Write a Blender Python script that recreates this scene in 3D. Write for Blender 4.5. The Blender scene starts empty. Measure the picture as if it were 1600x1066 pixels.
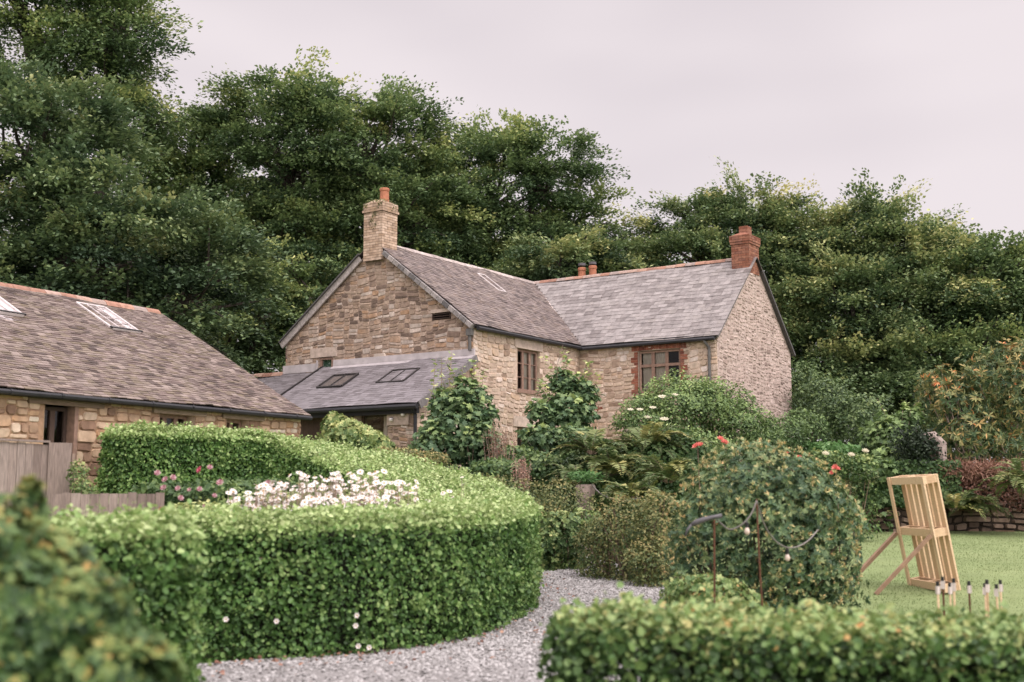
import bpy, math, random
import numpy as np
from mathutils import Vector
R = math.radians
random.seed(7)
rng = np.random.default_rng(7)
scn = bpy.context.scene

# ------------------------------------------------------------------ camera
PITCH = R(7.26); F = 1900.0
cam_d = bpy.data.cameras.new("camera"); cam = bpy.data.objects.new("camera", cam_d)
scn.collection.objects.link(cam); scn.camera = cam
cam.location = (0, 0, 1.6); cam.rotation_euler = (R(90) + PITCH, 0, 0)
cam_d.sensor_width = 36; cam_d.lens = 36 * F / 1600
cam_d.clip_start = 0.1; cam_d.clip_end = 2000
cam_d.dof.use_dof = True; cam_d.dof.focus_distance = 33; cam_d.dof.aperture_fstop = 1.35

# ------------------------------------------------------------------ world and sun (overcast)
SUN_EL, SUN_AZ = R(52), R(145)
w = bpy.data.worlds.new("World"); scn.world = w; w.use_nodes = True
nt = w.node_tree; nt.nodes.clear()
def N(t, typ, **kw):
    n = t.nodes.new(typ)
    for k, v in kw.items(): setattr(n, k, v)
    return n
wo = N(nt, 'ShaderNodeOutputWorld'); mixs = N(nt, 'ShaderNodeMixShader')
bg1 = N(nt, 'ShaderNodeBackground'); bg2 = N(nt, 'ShaderNodeBackground')
sky = N(nt, 'ShaderNodeTexSky', sky_type='NISHITA', sun_disc=False, sun_elevation=SUN_EL, sun_rotation=SUN_AZ)
nt.links.new(sky.outputs[0], bg2.inputs[0]); bg2.inputs[1].default_value = 0.1
tc = N(nt, 'ShaderNodeTexCoord'); sp = N(nt, 'ShaderNodeSeparateXYZ')
nt.links.new(tc.outputs['Generated'], sp.inputs[0])
mr = N(nt, 'ShaderNodeMapRange', interpolation_type='SMOOTHSTEP')
mr.inputs['From Min'].default_value = 0.38; mr.inputs['From Max'].default_value = 0.95
mr.inputs['To Min'].default_value = 1.0; mr.inputs['To Max'].default_value = 3.4
nt.links.new(sp.outputs['Z'], mr.inputs['Value'])
nz = N(nt, 'ShaderNodeTexNoise'); nz.inputs['Scale'].default_value = 1.6; nz.inputs['Detail'].default_value = 3
mp = N(nt, 'ShaderNodeMapping'); mp.inputs['Scale'].default_value = (1, 1, 3)
nt.links.new(tc.outputs['Generated'], mp.inputs[0]); nt.links.new(mp.outputs[0], nz.inputs['Vector'])
cr = N(nt, 'ShaderNodeValToRGB')
cr.color_ramp.elements[0].position = .38; cr.color_ramp.elements[0].color = (.60, .54, .565, 1)
cr.color_ramp.elements[1].position = .62; cr.color_ramp.elements[1].color = (.73, .66, .675, 1)
nt.links.new(nz.outputs[0], cr.inputs[0]); nt.links.new(cr.outputs[0], bg1.inputs[0])
# brightness added to light walls and foliage, round the sun behind right of camera
dt = N(nt, 'ShaderNodeVectorMath', operation='DOT_PRODUCT'); dt.inputs[1].default_value = (math.sin(SUN_AZ) * .88, math.cos(SUN_AZ) * .88, .47)
nt.links.new(tc.outputs['Generated'], dt.inputs[0])
m3 = N(nt, 'ShaderNodeMapRange', interpolation_type='SMOOTHSTEP'); m3.inputs['From Min'].default_value = -.1; m3.inputs['From Max'].default_value = 1
m3.inputs['To Min'].default_value = 0; m3.inputs['To Max'].default_value = 1.7; nt.links.new(dt.outputs['Value'], m3.inputs['Value'])
sm = N(nt, 'ShaderNodeMath', operation='ADD'); nt.links.new(mr.outputs[0], sm.inputs[0]); nt.links.new(m3.outputs[0], sm.inputs[1])
nt.links.new(sm.outputs[0], bg1.inputs[1])
mixs.inputs[0].default_value = .06
nt.links.new(bg1.outputs[0], mixs.inputs[1]); nt.links.new(bg2.outputs[0], mixs.inputs[2])
nt.links.new(mixs.outputs[0], wo.inputs[0])
sd = bpy.data.lights.new("sun", 'SUN'); so = bpy.data.objects.new("sun", sd); scn.collection.objects.link(so)
sd.energy = 1.2; sd.angle = R(20); sd.color = (1, .95, .88)
so.rotation_euler = (R(90) - SUN_EL, 0, R(180) - SUN_AZ)
scn.view_settings.view_transform = 'Standard'; scn.view_settings.look = 'None'
scn.view_settings.exposure = 0.3; scn.view_settings.gamma = 1
scn.render.engine = 'CYCLES'
scn.cycles.use_denoising = True
scn.cycles.max_bounces = 6; scn.cycles.diffuse_bounces = 3; scn.cycles.glossy_bounces = 2
scn.cycles.transparent_max_bounces = 6; scn.cycles.transmission_bounces = 3
scn.cycles.use_adaptive_sampling = True; scn.cycles.adaptive_threshold = .02

# ------------------------------------------------------------------ helpers
CAM = np.array([0, 0, 1.6])
def W(u, v, D):
    """world point at forward distance D behind a photo pixel"""
    x = (u - 800) / F; up = (533 - v) / F
    d = np.array([x, math.cos(PITCH) - math.sin(PITCH) * up, math.sin(PITCH) + math.cos(PITCH) * up])
    return CAM + d * (D / d[1])
def sstep(a, b, x):
    t = np.clip((x - a) / (b - a), 0, 1); return t * t * (3 - 2 * t)
def gz(x, y):
    x = np.asarray(x, float); y = np.asarray(y, float)
    s = .045 * np.clip(y - 14, 0, 26)
    wl = 1 - sstep(-2.4, .2, x)
    soft = sstep(26.0, 30.0, y); hard = sstep(30.35, 30.6, y)
    wr = sstep(6.0, 7.5, x)
    t = np.maximum(wl * sstep(12.3, 22, y), soft * (1 - wr) + hard * wr)
    hi = 1.8 + .5 * wr + .01 * np.clip(y - 35, 0, 100)
    return s * (1 - t) + hi * t
def noise3(p, s=1.0, seed=0):
    p = np.asarray(p) * s + seed * 7.31
    x, y, z = p[..., 0], p[..., 1], p[..., 2]
    return (np.sin(x * 1.7 + 1.3 * np.sin(y * 1.1 + z)) + np.sin(y * 2.3 + 1.1 * np.sin(z * 1.3 + x * .7)) + np.sin(z * 2.1 + 1.2 * np.sin(x * 1.9 - y))) / 3

ROOTS = {}
def thing(name, label, cat, loc=(0, 0, 0), rotz=None, group=None):
    o = bpy.data.objects.new(name, None); scn.collection.objects.link(o)
    o.empty_display_size = .2; o.location = loc
    if rotz is not None: o.rotation_euler = (0, 0, rotz)
    o["label"] = label; o["category"] = cat
    if group: o["group"] = group
    ROOTS[o.name] = np.zeros(3) if rotz is not None else np.array(loc, float)
    return o
def offset_of(parent):
    if parent is None: return np.zeros(3)
    while parent.parent: parent = parent.parent
    return ROOTS.get(parent.name, np.zeros(3))
def link_mesh(name, me, parent):
    o = bpy.data.objects.new(name, me); scn.collection.objects.link(o)
    if parent: o.parent = parent
    return o
def np_mesh(name, V, Fs, mats, parent=None, var=None, fmat=None, smooth=False):
    """V (n,3); Fs (m,k) uniform polygons, or list of polygons"""
    V = np.asarray(V, np.float32) - offset_of(parent).astype(np.float32)
    me = bpy.data.meshes.new(name)
    if isinstance(Fs, np.ndarray):
        m, k = Fs.shape
        starts = np.arange(m) * k; flat = Fs.ravel(); tot = np.full(m, k)
    else:
        m = len(Fs); tot = np.array([len(f) for f in Fs]); starts = np.concatenate([[0], np.cumsum(tot)[:-1]]); flat = np.array([i for f in Fs for i in f])
    me.vertices.add(len(V)); me.vertices.foreach_set('co', V.ravel())
    me.loops.add(len(flat)); me.loops.foreach_set('vertex_index', flat.astype(np.int32))
    me.polygons.add(m); me.polygons.foreach_set('loop_start', starts.astype(np.int32))
    try: me.polygons.foreach_set('loop_total', tot.astype(np.int32))
    except Exception: pass
    if fmat is not None: me.polygons.foreach_set('material_index', np.asarray(fmat, np.int32))
    me.polygons.foreach_set('use_smooth', np.full(m, bool(smooth)))
    if var is not None:
        a = me.attributes.new('var', 'FLOAT', 'FACE'); a.data.foreach_set('value', np.asarray(var, np.float32))
    for mm in (mats if isinstance(mats, (list, tuple)) else [mats]): me.materials.append(mm)
    me.update(calc_edges=True)
    return link_mesh(name, me, parent)
class MB:
    def __init__(s): s.v = []; s.f = []; s.m = []; s.a = []
    def add(s, vs, fs, m=0, a=.5):
        b = len(s.v); s.v += [tuple(map(float, p)) for p in vs]
        for f in fs: s.f.append([b + i for i in f]); s.m.append(m); s.a.append(a)
    def box(s, x0, x1, y0, y1, z0, z1, m=0, a=None):
        a = random.random() if a is None else a
        s.add([(x0, y0, z0), (x1, y0, z0), (x1, y1, z0), (x0, y1, z0), (x0, y0, z1), (x1, y0, z1), (x1, y1, z1), (x0, y1, z1)],
              [(0, 3, 2, 1), (4, 5, 6, 7), (0, 1, 5, 4), (1, 2, 6, 5), (2, 3, 7, 6), (3, 0, 4, 7)], m, a)
    def obox(s, o, A, B, C_, m=0, a=None):
        """box from corner o along vectors A, B, C_"""
        a = random.random() if a is None else a
        o, A, B, C_ = map(lambda q: np.array(q, float), (o, A, B, C_))
        vs = [o, o + A, o + A + B, o + B, o + C_, o + A + C_, o + A + B + C_, o + B + C_]
        s.add(vs, [(0, 3, 2, 1), (4, 5, 6, 7), (0, 1, 5, 4), (1, 2, 6, 5), (2, 3, 7, 6), (3, 0, 4, 7)], m, a)
    def beam(s, p0, p1, w, h, up=(0, 0, 1), m=0, a=None):
        p0 = np.array(p0, float); p1 = np.array(p1, float); d = p1 - p0
        sd_ = np.cross(d, up); sd_ = sd_ / np.linalg.norm(sd_); u = np.cross(sd_, d); u = u / np.linalg.norm(u)
        s.obox(p0 - sd_ * w / 2 - u * h / 2, d, sd_ * w, u * h, m, a)
    def tube(s, pts, rad, n=6, m=0, a=None, cap=True):
        a = random.random() if a is None else a
        pts = [np.array(p, float) for p in pts]
        if not hasattr(rad, '__len__'): rad = [rad] * len(pts)
        b = len(s.v); u = None
        for i, p in enumerate(pts):
            t = pts[min(i + 1, len(pts) - 1)] - pts[max(i - 1, 0)]; t = t / (np.linalg.norm(t) + 1e-9)
            if u is None:
                u = np.cross(t, (0.1, 0.2, 1) if abs(t[2]) < .9 else (1, 0, 0))
            u = u - t * np.dot(u, t); u /= np.linalg.norm(u) + 1e-9
            v = np.cross(t, u)
            for k in range(n):
                q = 2 * math.pi * k / n
                s.v.append(tuple(p + rad[i] * (u * math.cos(q) + v * math.sin(q))))
        for i in range(len(pts) - 1):
            for k in range(n):
                k2 = (k + 1) % n
                s.f.append([b + i * n + k, b + i * n + k2, b + (i + 1) * n + k2, b + (i + 1) * n + k]); s.m.append(m); s.a.append(a)
        if cap:
            s.f.append([b + k for k in range(n)][::-1]); s.m.append(m); s.a.append(a)
            e = b + (len(pts) - 1) * n
            s.f.append([e + k for k in range(n)]); s.m.append(m); s.a.append(a)
    def lathe(s, c, prof, n=12, m=0, a=.5):
        b = len(s.v)
        for r, z in prof:
            for k in range(n):
                q = 2 * math.pi * k / n; s.v.append((c[0] + r * math.cos(q), c[1] + r * math.sin(q), c[2] + z))
        for i in range(len(prof) - 1):
            for k in range(n):
                k2 = (k + 1) % n
                s.f.append([b + i * n + k, b + i * n + k2, b + (i + 1) * n + k2, b + (i + 1) * n + k]); s.m.append(m); s.a.append(a)
    def build(s, name, mats, parent=None, smooth=False):
        return np_mesh(name, np.array(s.v), s.f, mats, parent, var=s.a, fmat=s.m, smooth=smooth)

# ------------------------------------------------------------------ materials
def mat(name, ramp, rough=.85, nscale=6, namt=.25, bump=0.0, bscale=40, trans=0.0, spec=.3, wide=None, stretch=None, metal=0):
    """ramp: list of (pos, rgb) looked up with the per-face 'var' value; noise varies brightness; wide: (scale, amount) of large patches"""
    m = bpy.data.materials.new(name); m.use_nodes = True; t = m.node_tree; t.nodes.clear()
    out = N(t, 'ShaderNodeOutputMaterial'); bs = N(t, 'ShaderNodeBsdfPrincipled')
    bs.inputs['Roughness'].default_value = rough; bs.inputs['Specular IOR Level'].default_value = spec
    bs.inputs['Metallic'].default_value = metal
    at = N(t, 'ShaderNodeAttribute', attribute_name='var')
    tc = N(t, 'ShaderNodeTexCoord'); src = tc.outputs['Object']
    if stretch:
        mpn = N(t, 'ShaderNodeMapping'); mpn.inputs['Scale'].default_value = stretch
        t.links.new(src, mpn.inputs[0]); src = mpn.outputs[0]
    rp = N(t, 'ShaderNodeValToRGB'); e = rp.color_ramp.elements
    while len(e) < len(ramp): e.new(.5)
    for i, (p, c) in enumerate(ramp): e[i].position = p; e[i].color = (*c, 1)
    fac = at.outputs['Fac']
    if wide:
        wn = N(t, 'ShaderNodeTexNoise'); wn.inputs['Scale'].default_value = wide[0]; wn.inputs['Detail'].default_value = 4
        t.links.new(tc.outputs['Object'], wn.inputs['Vector'])
        ma = N(t, 'ShaderNodeMath', operation='MULTIPLY_ADD'); ma.inputs[1].default_value = wide[1]
        sb = N(t, 'ShaderNodeMath', operation='SUBTRACT'); sb.inputs[1].default_value = .5
        t.links.new(wn.outputs[0], sb.inputs[0]); t.links.new(sb.outputs[0], ma.inputs[0]); t.links.new(fac, ma.inputs[2])
        fac = ma.outputs[0]
    t.links.new(fac, rp.inputs[0])
    nn = N(t, 'ShaderNodeTexNoise'); nn.inputs['Scale'].default_value = nscale; nn.inputs['Detail'].default_value = 6
    t.links.new(src, nn.inputs['Vector'])
    m2 = N(t, 'ShaderNodeMapRange'); m2.inputs['From Min'].default_value = .25; m2.inputs['From Max'].default_value = .75
    m2.inputs['To Min'].default_value = 1 - namt; m2.inputs['To Max'].default_value = 1 + namt
    t.links.new(nn.outputs[0], m2.inputs[0])
    vm = N(t, 'ShaderNodeVectorMath', operation='SCALE'); t.links.new(rp.outputs[0], vm.inputs[0]); t.links.new(m2.outputs[0], vm.inputs['Scale'])
    t.links.new(vm.outputs[0], bs.inputs['Base Color'])
    if bump:
        bn = N(t, 'ShaderNodeTexNoise'); bn.inputs['Scale'].default_value = bscale; bn.inputs['Detail'].default_value = 8
        bn.inputs['Roughness'].default_value = .65
        t.links.new(src, bn.inputs['Vector'])
        bb = N(t, 'ShaderNodeBump'); bb.inputs['Strength'].default_value = bump; bb.inputs['Distance'].default_value = .02
        t.links.new(bn.outputs[0], bb.inputs['Height']); t.links.new(bb.outputs[0], bs.inputs['Normal'])
    if trans:
        tr = N(t, 'ShaderNodeBsdfTranslucent'); t.links.new(vm.outputs[0], tr.inputs[0])
        mx = N(t, 'ShaderNodeMixShader'); mx.inputs[0].default_value = trans
        t.links.new(bs.outputs[0], mx.inputs[1]); t.links.new(tr.outputs[0], mx.inputs[2]); t.links.new(mx.outputs[0], out.inputs[0])
    else: t.links.new(bs.outputs[0], out.inputs[0])
    return m
def ev(*cols): return [(i / (len(cols) - 1), c) for i, c in enumerate(cols)]
def flat(name, c, rough=.6, **k): return mat(name, ev(tuple(x * .8 for x in c), c, tuple(x * 1.2 for x in c)), rough, **k)

M = {}
# stone, brick, slate
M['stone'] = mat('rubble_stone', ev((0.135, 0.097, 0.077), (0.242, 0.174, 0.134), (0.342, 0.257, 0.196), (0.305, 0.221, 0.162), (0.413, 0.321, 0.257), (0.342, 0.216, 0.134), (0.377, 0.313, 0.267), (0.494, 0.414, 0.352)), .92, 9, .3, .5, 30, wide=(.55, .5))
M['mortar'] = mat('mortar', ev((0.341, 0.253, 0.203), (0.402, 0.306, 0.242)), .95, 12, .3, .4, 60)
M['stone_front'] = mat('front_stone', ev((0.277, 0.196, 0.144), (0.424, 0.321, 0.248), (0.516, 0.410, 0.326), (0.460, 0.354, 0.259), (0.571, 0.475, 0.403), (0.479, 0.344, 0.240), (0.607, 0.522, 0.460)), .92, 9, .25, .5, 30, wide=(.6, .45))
M['mortar_front'] = mat('pale_mortar', ev((0.475, 0.364, 0.279), (0.538, 0.423, 0.338)), .95, 12, .25, .4, 60)
M['stone_east'] = mat('east_stone', ev((0.192, 0.140, 0.119), (0.394, 0.301, 0.263), (0.463, 0.366, 0.323), (0.350, 0.263, 0.226), (0.507, 0.407, 0.366), (0.437, 0.340, 0.297)), .95, 14, .3, .6, 40, wide=(.5, .3))
M['mortar_east'] = mat('slurry_mortar', ev((0.414, 0.325, 0.281), (0.468, 0.377, 0.329)), .95, 10, .3, .5, 50)
M['stone_barn'] = mat('barn_stone', ev((0.212, 0.130, 0.089), (0.381, 0.259, 0.172), (0.487, 0.346, 0.234), (0.550, 0.432, 0.323), (0.423, 0.254, 0.145), (0.572, 0.486, 0.389)), .92, 7, .3, .6, 25, wide=(.8, .4))
M['mortar_barn'] = mat('barn_mortar', ev((.30, .19, .12), (.38, .25, .16)), .95, 12, .3, .4, 60)
M['lintel'] = mat('granite_lintel', ev((0.402, 0.319, 0.267), (0.498, 0.401, 0.331)), .9, 9, .25, .4, 60)
M['brick_red'] = mat('red_brick', ev((0.137, 0.046, 0.031), (0.216, 0.076, 0.048), (0.288, 0.113, 0.070), (0.187, 0.084, 0.062)), .9, 20, .25, .3, 80)
M['brick_orange'] = mat('orange_brick', ev((0.166, 0.061, 0.038), (0.255, 0.107, 0.067), (0.305, 0.143, 0.091), (0.199, 0.093, 0.067)), .9, 14, .3, .3, 80, wide=(1.5, .3))
M['brick_pale'] = mat('pale_brick', ev((0.318, 0.223, 0.157), (0.442, 0.322, 0.239), (0.530, 0.404, 0.313), (0.371, 0.256, 0.173)), .9, 8, .3, .3, 80)
M['joint_pale'] = flat('pale_joint', (0.128, 0.094, 0.075), .95)
M['joint_red'] = flat('red_joint', (.17, .09, .07), .95)
M['pot'] = mat('terracotta', ev((0.315, 0.124, 0.070), (0.375, 0.157, 0.091)), .8, 8, .2)
M['ridge'] = mat('ridge_tile', ev((0.245, 0.133, 0.097), (0.332, 0.180, 0.126), (0.367, 0.246, 0.193), (0.297, 0.237, 0.213)), .85, 10, .3, .3, 40)
M['ridge_grey'] = mat('grey_ridge_tile', ev((.28, .23, .21), (.44, .38, .35), (.36, .30, .28)), .85, 10, .3)
M['slate_main'] = mat('scantle_slate', ev((0.065, 0.047, 0.041), (0.117, 0.089, 0.079), (0.153, 0.117, 0.107), (0.183, 0.147, 0.129), (0.131, 0.094, 0.075)), .62, 5, .3, .3, 40, spec=.4, wide=(.8, .35))
M['slate_wing'] = mat('pale_slate', ev((0.147, 0.127, 0.120), (0.201, 0.178, 0.170), (0.230, 0.206, 0.197), (0.259, 0.233, 0.223), (0.210, 0.186, 0.172)), .6, 6, .3, .4, 40, spec=.35, wide=(1.1, .55))
M['slate_barn'] = mat('barn_slate', ev((0.060, 0.042, 0.035), (0.113, 0.081, 0.070), (0.159, 0.120, 0.104), (0.224, 0.178, 0.155), (0.129, 0.099, 0.065), (0.181, 0.141, 0.123)), .7, 5, .3, .3, 40, spec=.35, wide=(.35, .5))
M['slate_lean'] = mat('grey_slate', ev((0.122, 0.108, 0.113), (0.162, 0.147, 0.153), (0.203, 0.184, 0.194)), .55, 5, .15, .2, 40, spec=.45, wide=(.9, .2))
M['under'] = flat('roof_underlay', (.035, .03, .03), .9)
M['lead'] = mat('lead', ev((0.352, 0.320, 0.328), (0.448, 0.408, 0.408)), .5, 5, .2, spec=.4)
M['verge'] = mat('verge_slate', ev((.09, .085, .085), (.2, .185, .18), (.36, .32, .30)), .8, 14, .4)
M['gutter'] = flat('black_gutter', (.022, .022, .025), .45)
M['pipe_grey'] = flat('grey_pipe', (.10, .095, .09), .55)
M['timber_frame'] = mat('window_timber', ev((0.226, 0.142, 0.107), (0.280, 0.185, 0.141)), .7, 12, .25, spec=.3)
M['timber_dark'] = mat('dark_timber', ev((.05, .032, .025), (.10, .065, .05)), .8, 12, .3, stretch=(6, 6, 1))
M['lintel_wood'] = mat('lintel_wood', ev((.17, .12, .085), (.27, .20, .145)), .85, 6, .3, .3, 30, stretch=(1, 8, 8))
M['curtain'] = mat('curtain', ev((.42, .38, .33), (.55, .50, .44)), .95, 4, .1)
M['blind_green'] = flat('green_blind', (.03, .075, .05), .8)
M['dark'] = flat('dark_room', (.012, .011, .010), .95)
M['plank'] = mat('weathered_plank', ev((0.171, 0.131, 0.113), (0.252, 0.198, 0.171), (0.315, 0.257, 0.225), (0.216, 0.167, 0.144)), .9, 5, .35, .4, 20, stretch=(14, 14, 1.2))
M['pine'] = mat('new_pine', ev((0.486, 0.322, 0.192), (0.608, 0.429, 0.264), (0.680, 0.502, 0.327)), .75, 5, .2, .2, 30, stretch=(3, 14, 14))
M['pine_dark'] = mat('prop_wood', ev((.24, .15, .095), (.32, .21, .14)), .8, 6, .25)
M['rust'] = mat('rusty_metal', ev((0.085, 0.036, 0.019), (0.130, 0.058, 0.033)), .8, 20, .3)
M['cable'] = flat('weathered_cable', (0.150, 0.135, 0.124), .6)
M['socket'] = flat('black_socket', (.02, .02, .02), .5)
M['grey_metal'] = flat('dull_metal', (0.102, 0.096, 0.102), .45)
M['bark'] = mat('bark', ev((.05, .042, .035), (.085, .07, .058)), .95, 3, .3, .5, 8, stretch=(3, 3, 1))
M['stem'] = mat('stem', ev((.10, .07, .045), (.19, .14, .10)), .9, 6, .3)
M['stem_pale'] = mat('pale_stem', ev((.26, .19, .15), (.40, .31, .26)), .9, 6, .3)
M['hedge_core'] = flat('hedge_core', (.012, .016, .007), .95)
M['cloth_white'] = flat('white_band', (0.525, 0.462, 0.434), .8)
# glass
def glass(name, fac=.35, tint=(.03, .03, .03), rough=.03):
    m = bpy.data.materials.new(name); m.use_nodes = True; t = m.node_tree; t.nodes.clear()
    out = N(t, 'ShaderNodeOutputMaterial'); tr = N(t, 'ShaderNodeBsdfTransparent'); gl = N(t, 'ShaderNodeBsdfGlossy')
    gl.inputs['Roughness'].default_value = rough; tr.inputs[0].default_value = (.93, .93, .9, 1)
    lw = N(t, 'ShaderNodeLayerWeight'); lw.inputs[0].default_value = fac
    mx = N(t, 'ShaderNodeMixShader'); t.links.new(lw.outputs['Fresnel'], mx.inputs[0])
    t.links.new(tr.outputs[0], mx.inputs[1]); t.links.new(gl.outputs[0], mx.inputs[2]); t.links.new(mx.outputs[0], out.inputs[0])
    return m
M['glass'] = glass('window_glass', .3)
def roofglass():
    m = bpy.data.materials.new('rooflight_glass'); m.use_nodes = True
    b = m.node_tree.nodes['Principled BSDF']; b.inputs['Base Color'].default_value = (.48, .44, .44, 1)
    b.inputs['Roughness'].default_value = .12; b.inputs['Specular IOR Level'].default_value = .9
    return m
M['roofglass'] = roofglass()
M['roofglass_dark'] = flat('dim_glass', (.10, .088, .085), .15, spec=.8, namt=.05)
M['frame_pale'] = flat('pale_rooflight_frame', (.50, .45, .44), .5)
M['frame_dark'] = flat('dark_rooflight_frame', (.03, .027, .027), .5)
# foliage: var 0 = oldest darkest leaf .. 1 = freshest tip; painted top light on boughs and hedges raises it too
def leafmat(name, *cols, trans=.22, rough=.55, wide=(.5, .3), spec=.35): return mat(name, ev(*cols), rough, 3, .18, trans=trans, spec=spec, wide=wide)
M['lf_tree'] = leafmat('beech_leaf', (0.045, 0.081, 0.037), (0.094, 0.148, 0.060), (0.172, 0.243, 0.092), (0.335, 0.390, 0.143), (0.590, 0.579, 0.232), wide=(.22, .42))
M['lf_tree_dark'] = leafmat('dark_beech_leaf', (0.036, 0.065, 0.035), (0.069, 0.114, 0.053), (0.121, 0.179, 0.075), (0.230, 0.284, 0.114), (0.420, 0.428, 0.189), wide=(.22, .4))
M['lf_tree_gold'] = leafmat('gold_tipped_leaf', (0.040, 0.071, 0.034), (0.080, 0.129, 0.053), (0.157, 0.216, 0.085), (0.330, 0.364, 0.146), (0.592, 0.549, 0.244), wide=(.22, .42))
M['lf_hedge'] = leafmat('hedge_leaf', (0.021, 0.052, 0.014), (0.047, 0.108, 0.027), (0.099, 0.197, 0.050), (0.208, 0.321, 0.096), (0.378, 0.477, 0.196), (0.491, 0.570, 0.274), wide=(1.2, .18), rough=.45)
M['lf_hedge_r'] = leafmat('foreground_hedge_leaf', (0.015, 0.033, 0.012), (0.033, 0.071, 0.021), (0.066, 0.133, 0.038), (0.156, 0.246, 0.074), (0.312, 0.399, 0.150), (0.410, 0.417, 0.167), (0.451, 0.246, 0.084), wide=(1.5, .25), rough=.45)
M['lf_fg'] = leafmat('near_bush_leaf', (0.013, 0.036, 0.014), (0.031, 0.067, 0.022), (0.071, 0.135, 0.042), (0.150, 0.224, 0.067), (0.263, 0.295, 0.089), (0.370, 0.233, 0.067), wide=(3, .3))
M['lf_rosette'] = leafmat('rosette_leaf', (0.031, 0.065, 0.033), (0.062, 0.119, 0.057), (0.117, 0.187, 0.077), (0.233, 0.290, 0.120), (0.577, 0.507, 0.238), (0.605, 0.377, 0.177), wide=(1, .12), rough=.4)
M['lf_sycamore'] = leafmat('sycamore_leaf', (0.036, 0.075, 0.038), (0.083, 0.149, 0.068), (0.167, 0.246, 0.103), (0.376, 0.467, 0.159), (0.800, 0.800, 0.338), wide=(.8, .2), rough=.45)
M['lf_elder'] = leafmat('elder_leaf', (0.034, 0.068, 0.024), (0.083, 0.138, 0.050), (0.165, 0.248, 0.083), (0.303, 0.398, 0.138), (0.522, 0.578, 0.248), wide=(.8, .3))
M['lf_fern'] = leafmat('fern_leaf', (0.033, 0.067, 0.022), (0.082, 0.128, 0.045), (0.164, 0.209, 0.075), (0.345, 0.329, 0.120), (0.592, 0.448, 0.194), wide=(1, .3))
M['lf_heath'] = leafmat('heath_leaf', (0.034, 0.062, 0.023), (0.081, 0.118, 0.040), (0.161, 0.180, 0.063), (0.299, 0.261, 0.103), (0.437, 0.298, 0.127), wide=(1.2, .35))
M['lf_small'] = leafmat('small_shrub_leaf', (0.029, 0.065, 0.021), (0.071, 0.129, 0.043), (0.173, 0.245, 0.079), (0.374, 0.416, 0.159), (0.604, 0.575, 0.259), wide=(1, .25))
M['lf_laurel'] = leafmat('laurel_leaf', (.025, .07, .02), (.06, .15, .045), (.13, .26, .09), (.24, .38, .15), wide=(1, .2), rough=.4)
M['lf_rhodo'] = leafmat('rhododendron_leaf', (0.028, 0.056, 0.025), (0.063, 0.111, 0.044), (0.126, 0.173, 0.068), (0.308, 0.292, 0.112), (0.559, 0.389, 0.162), (0.629, 0.194, 0.062), wide=(.6, .35), rough=.45)
M['lf_ivy'] = leafmat('ivy_leaf', (.01, .02, .01), (.02, .035, .017), (.04, .06, .03), wide=(2, .2))
M['lf_dead'] = leafmat('dead_stalk', (.10, .045, .03), (.20, .095, .065), (.30, .16, .11), (.40, .25, .17), trans=.05, wide=(1.5, .3))
M['lf_pink'] = leafmat('dried_pink', (.28, .15, .11), (.42, .25, .19), (.50, .32, .25), trans=.1)
M['grass_bl'] = leafmat('grass_blade', (0.134, 0.190, 0.073), (0.170, 0.223, 0.090), (0.205, 0.257, 0.107), (0.250, 0.285, 0.128), trans=.2, wide=(.35, .9))
M['pt_white'] = leafmat('white_petal', (0.643, 0.539, 0.497), (0.783, 0.736, 0.687), (0.783, 0.752, 0.722), trans=.15, wide=(5, .1))
M['pt_centre'] = flat('flower_centre', (.42, .26, .10), .9)
M['pt_pink'] = leafmat('pink_petal', (0.406, 0.146, 0.198), (0.536, 0.312, 0.343), (0.609, 0.468, 0.468), trans=.2, wide=(4, .2))
M['pt_red'] = leafmat('coral_petal', (.55, .09, .08), (.70, .20, .16), (.75, .33, .26), trans=.2)
M['pt_cream'] = leafmat('cream_petal', (.50, .47, .33), (.65, .60, .45), trans=.2)

# ------------------------------------------------------------------ ground, lawn, path
def axis(fine0, fine1, st, coarse): return np.array(sorted(set([*coarse] + list(np.round(np.arange(fine0, fine1 + .01, st), 3)))))
gx = axis(-16, 20, .4, [-600, -300, -150, -90, -60, -40, -28, -20, 26, 34, 50, 80, 150, 300, 600])
gy = axis(2, 42, .4, [-60, -20, -8, -2, 0, 46, 52, 60, 80, 120, 200, 400, 900])
gy = np.array(sorted(set(list(gy) + [30.35, 30.45, 30.6])))
X, Y = np.meshgrid(gx, gy); Z = gz(X, Y)
Z = Z + .012 * noise3(np.stack([X, Y, Z * 0], -1), 1.1)
V = np.stack([X, Y, Z], -1).reshape(-1, 3); nx = len(gx)
ii = (np.arange(len(gy) - 1)[:, None] * nx + np.arange(nx - 1)[None, :]).ravel()
Fq = np.stack([ii, ii + 1, ii + 1 + nx, ii + nx], -1)
M['ground'] = mat('lawn_ground', ev((0.107, 0.147, 0.056), (0.152, 0.199, 0.077), (0.196, 0.242, 0.103), (0.241, 0.271, 0.128)), .95, 2.0, .15, .6, 60, wide=(.3, 1.3), stretch=(.6, 1.6, 1))
g = np_mesh('ground', V, Fq, M['ground'], None, var=np.full(len(Fq), .5), smooth=True); g['kind'] = 'structure'

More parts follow.
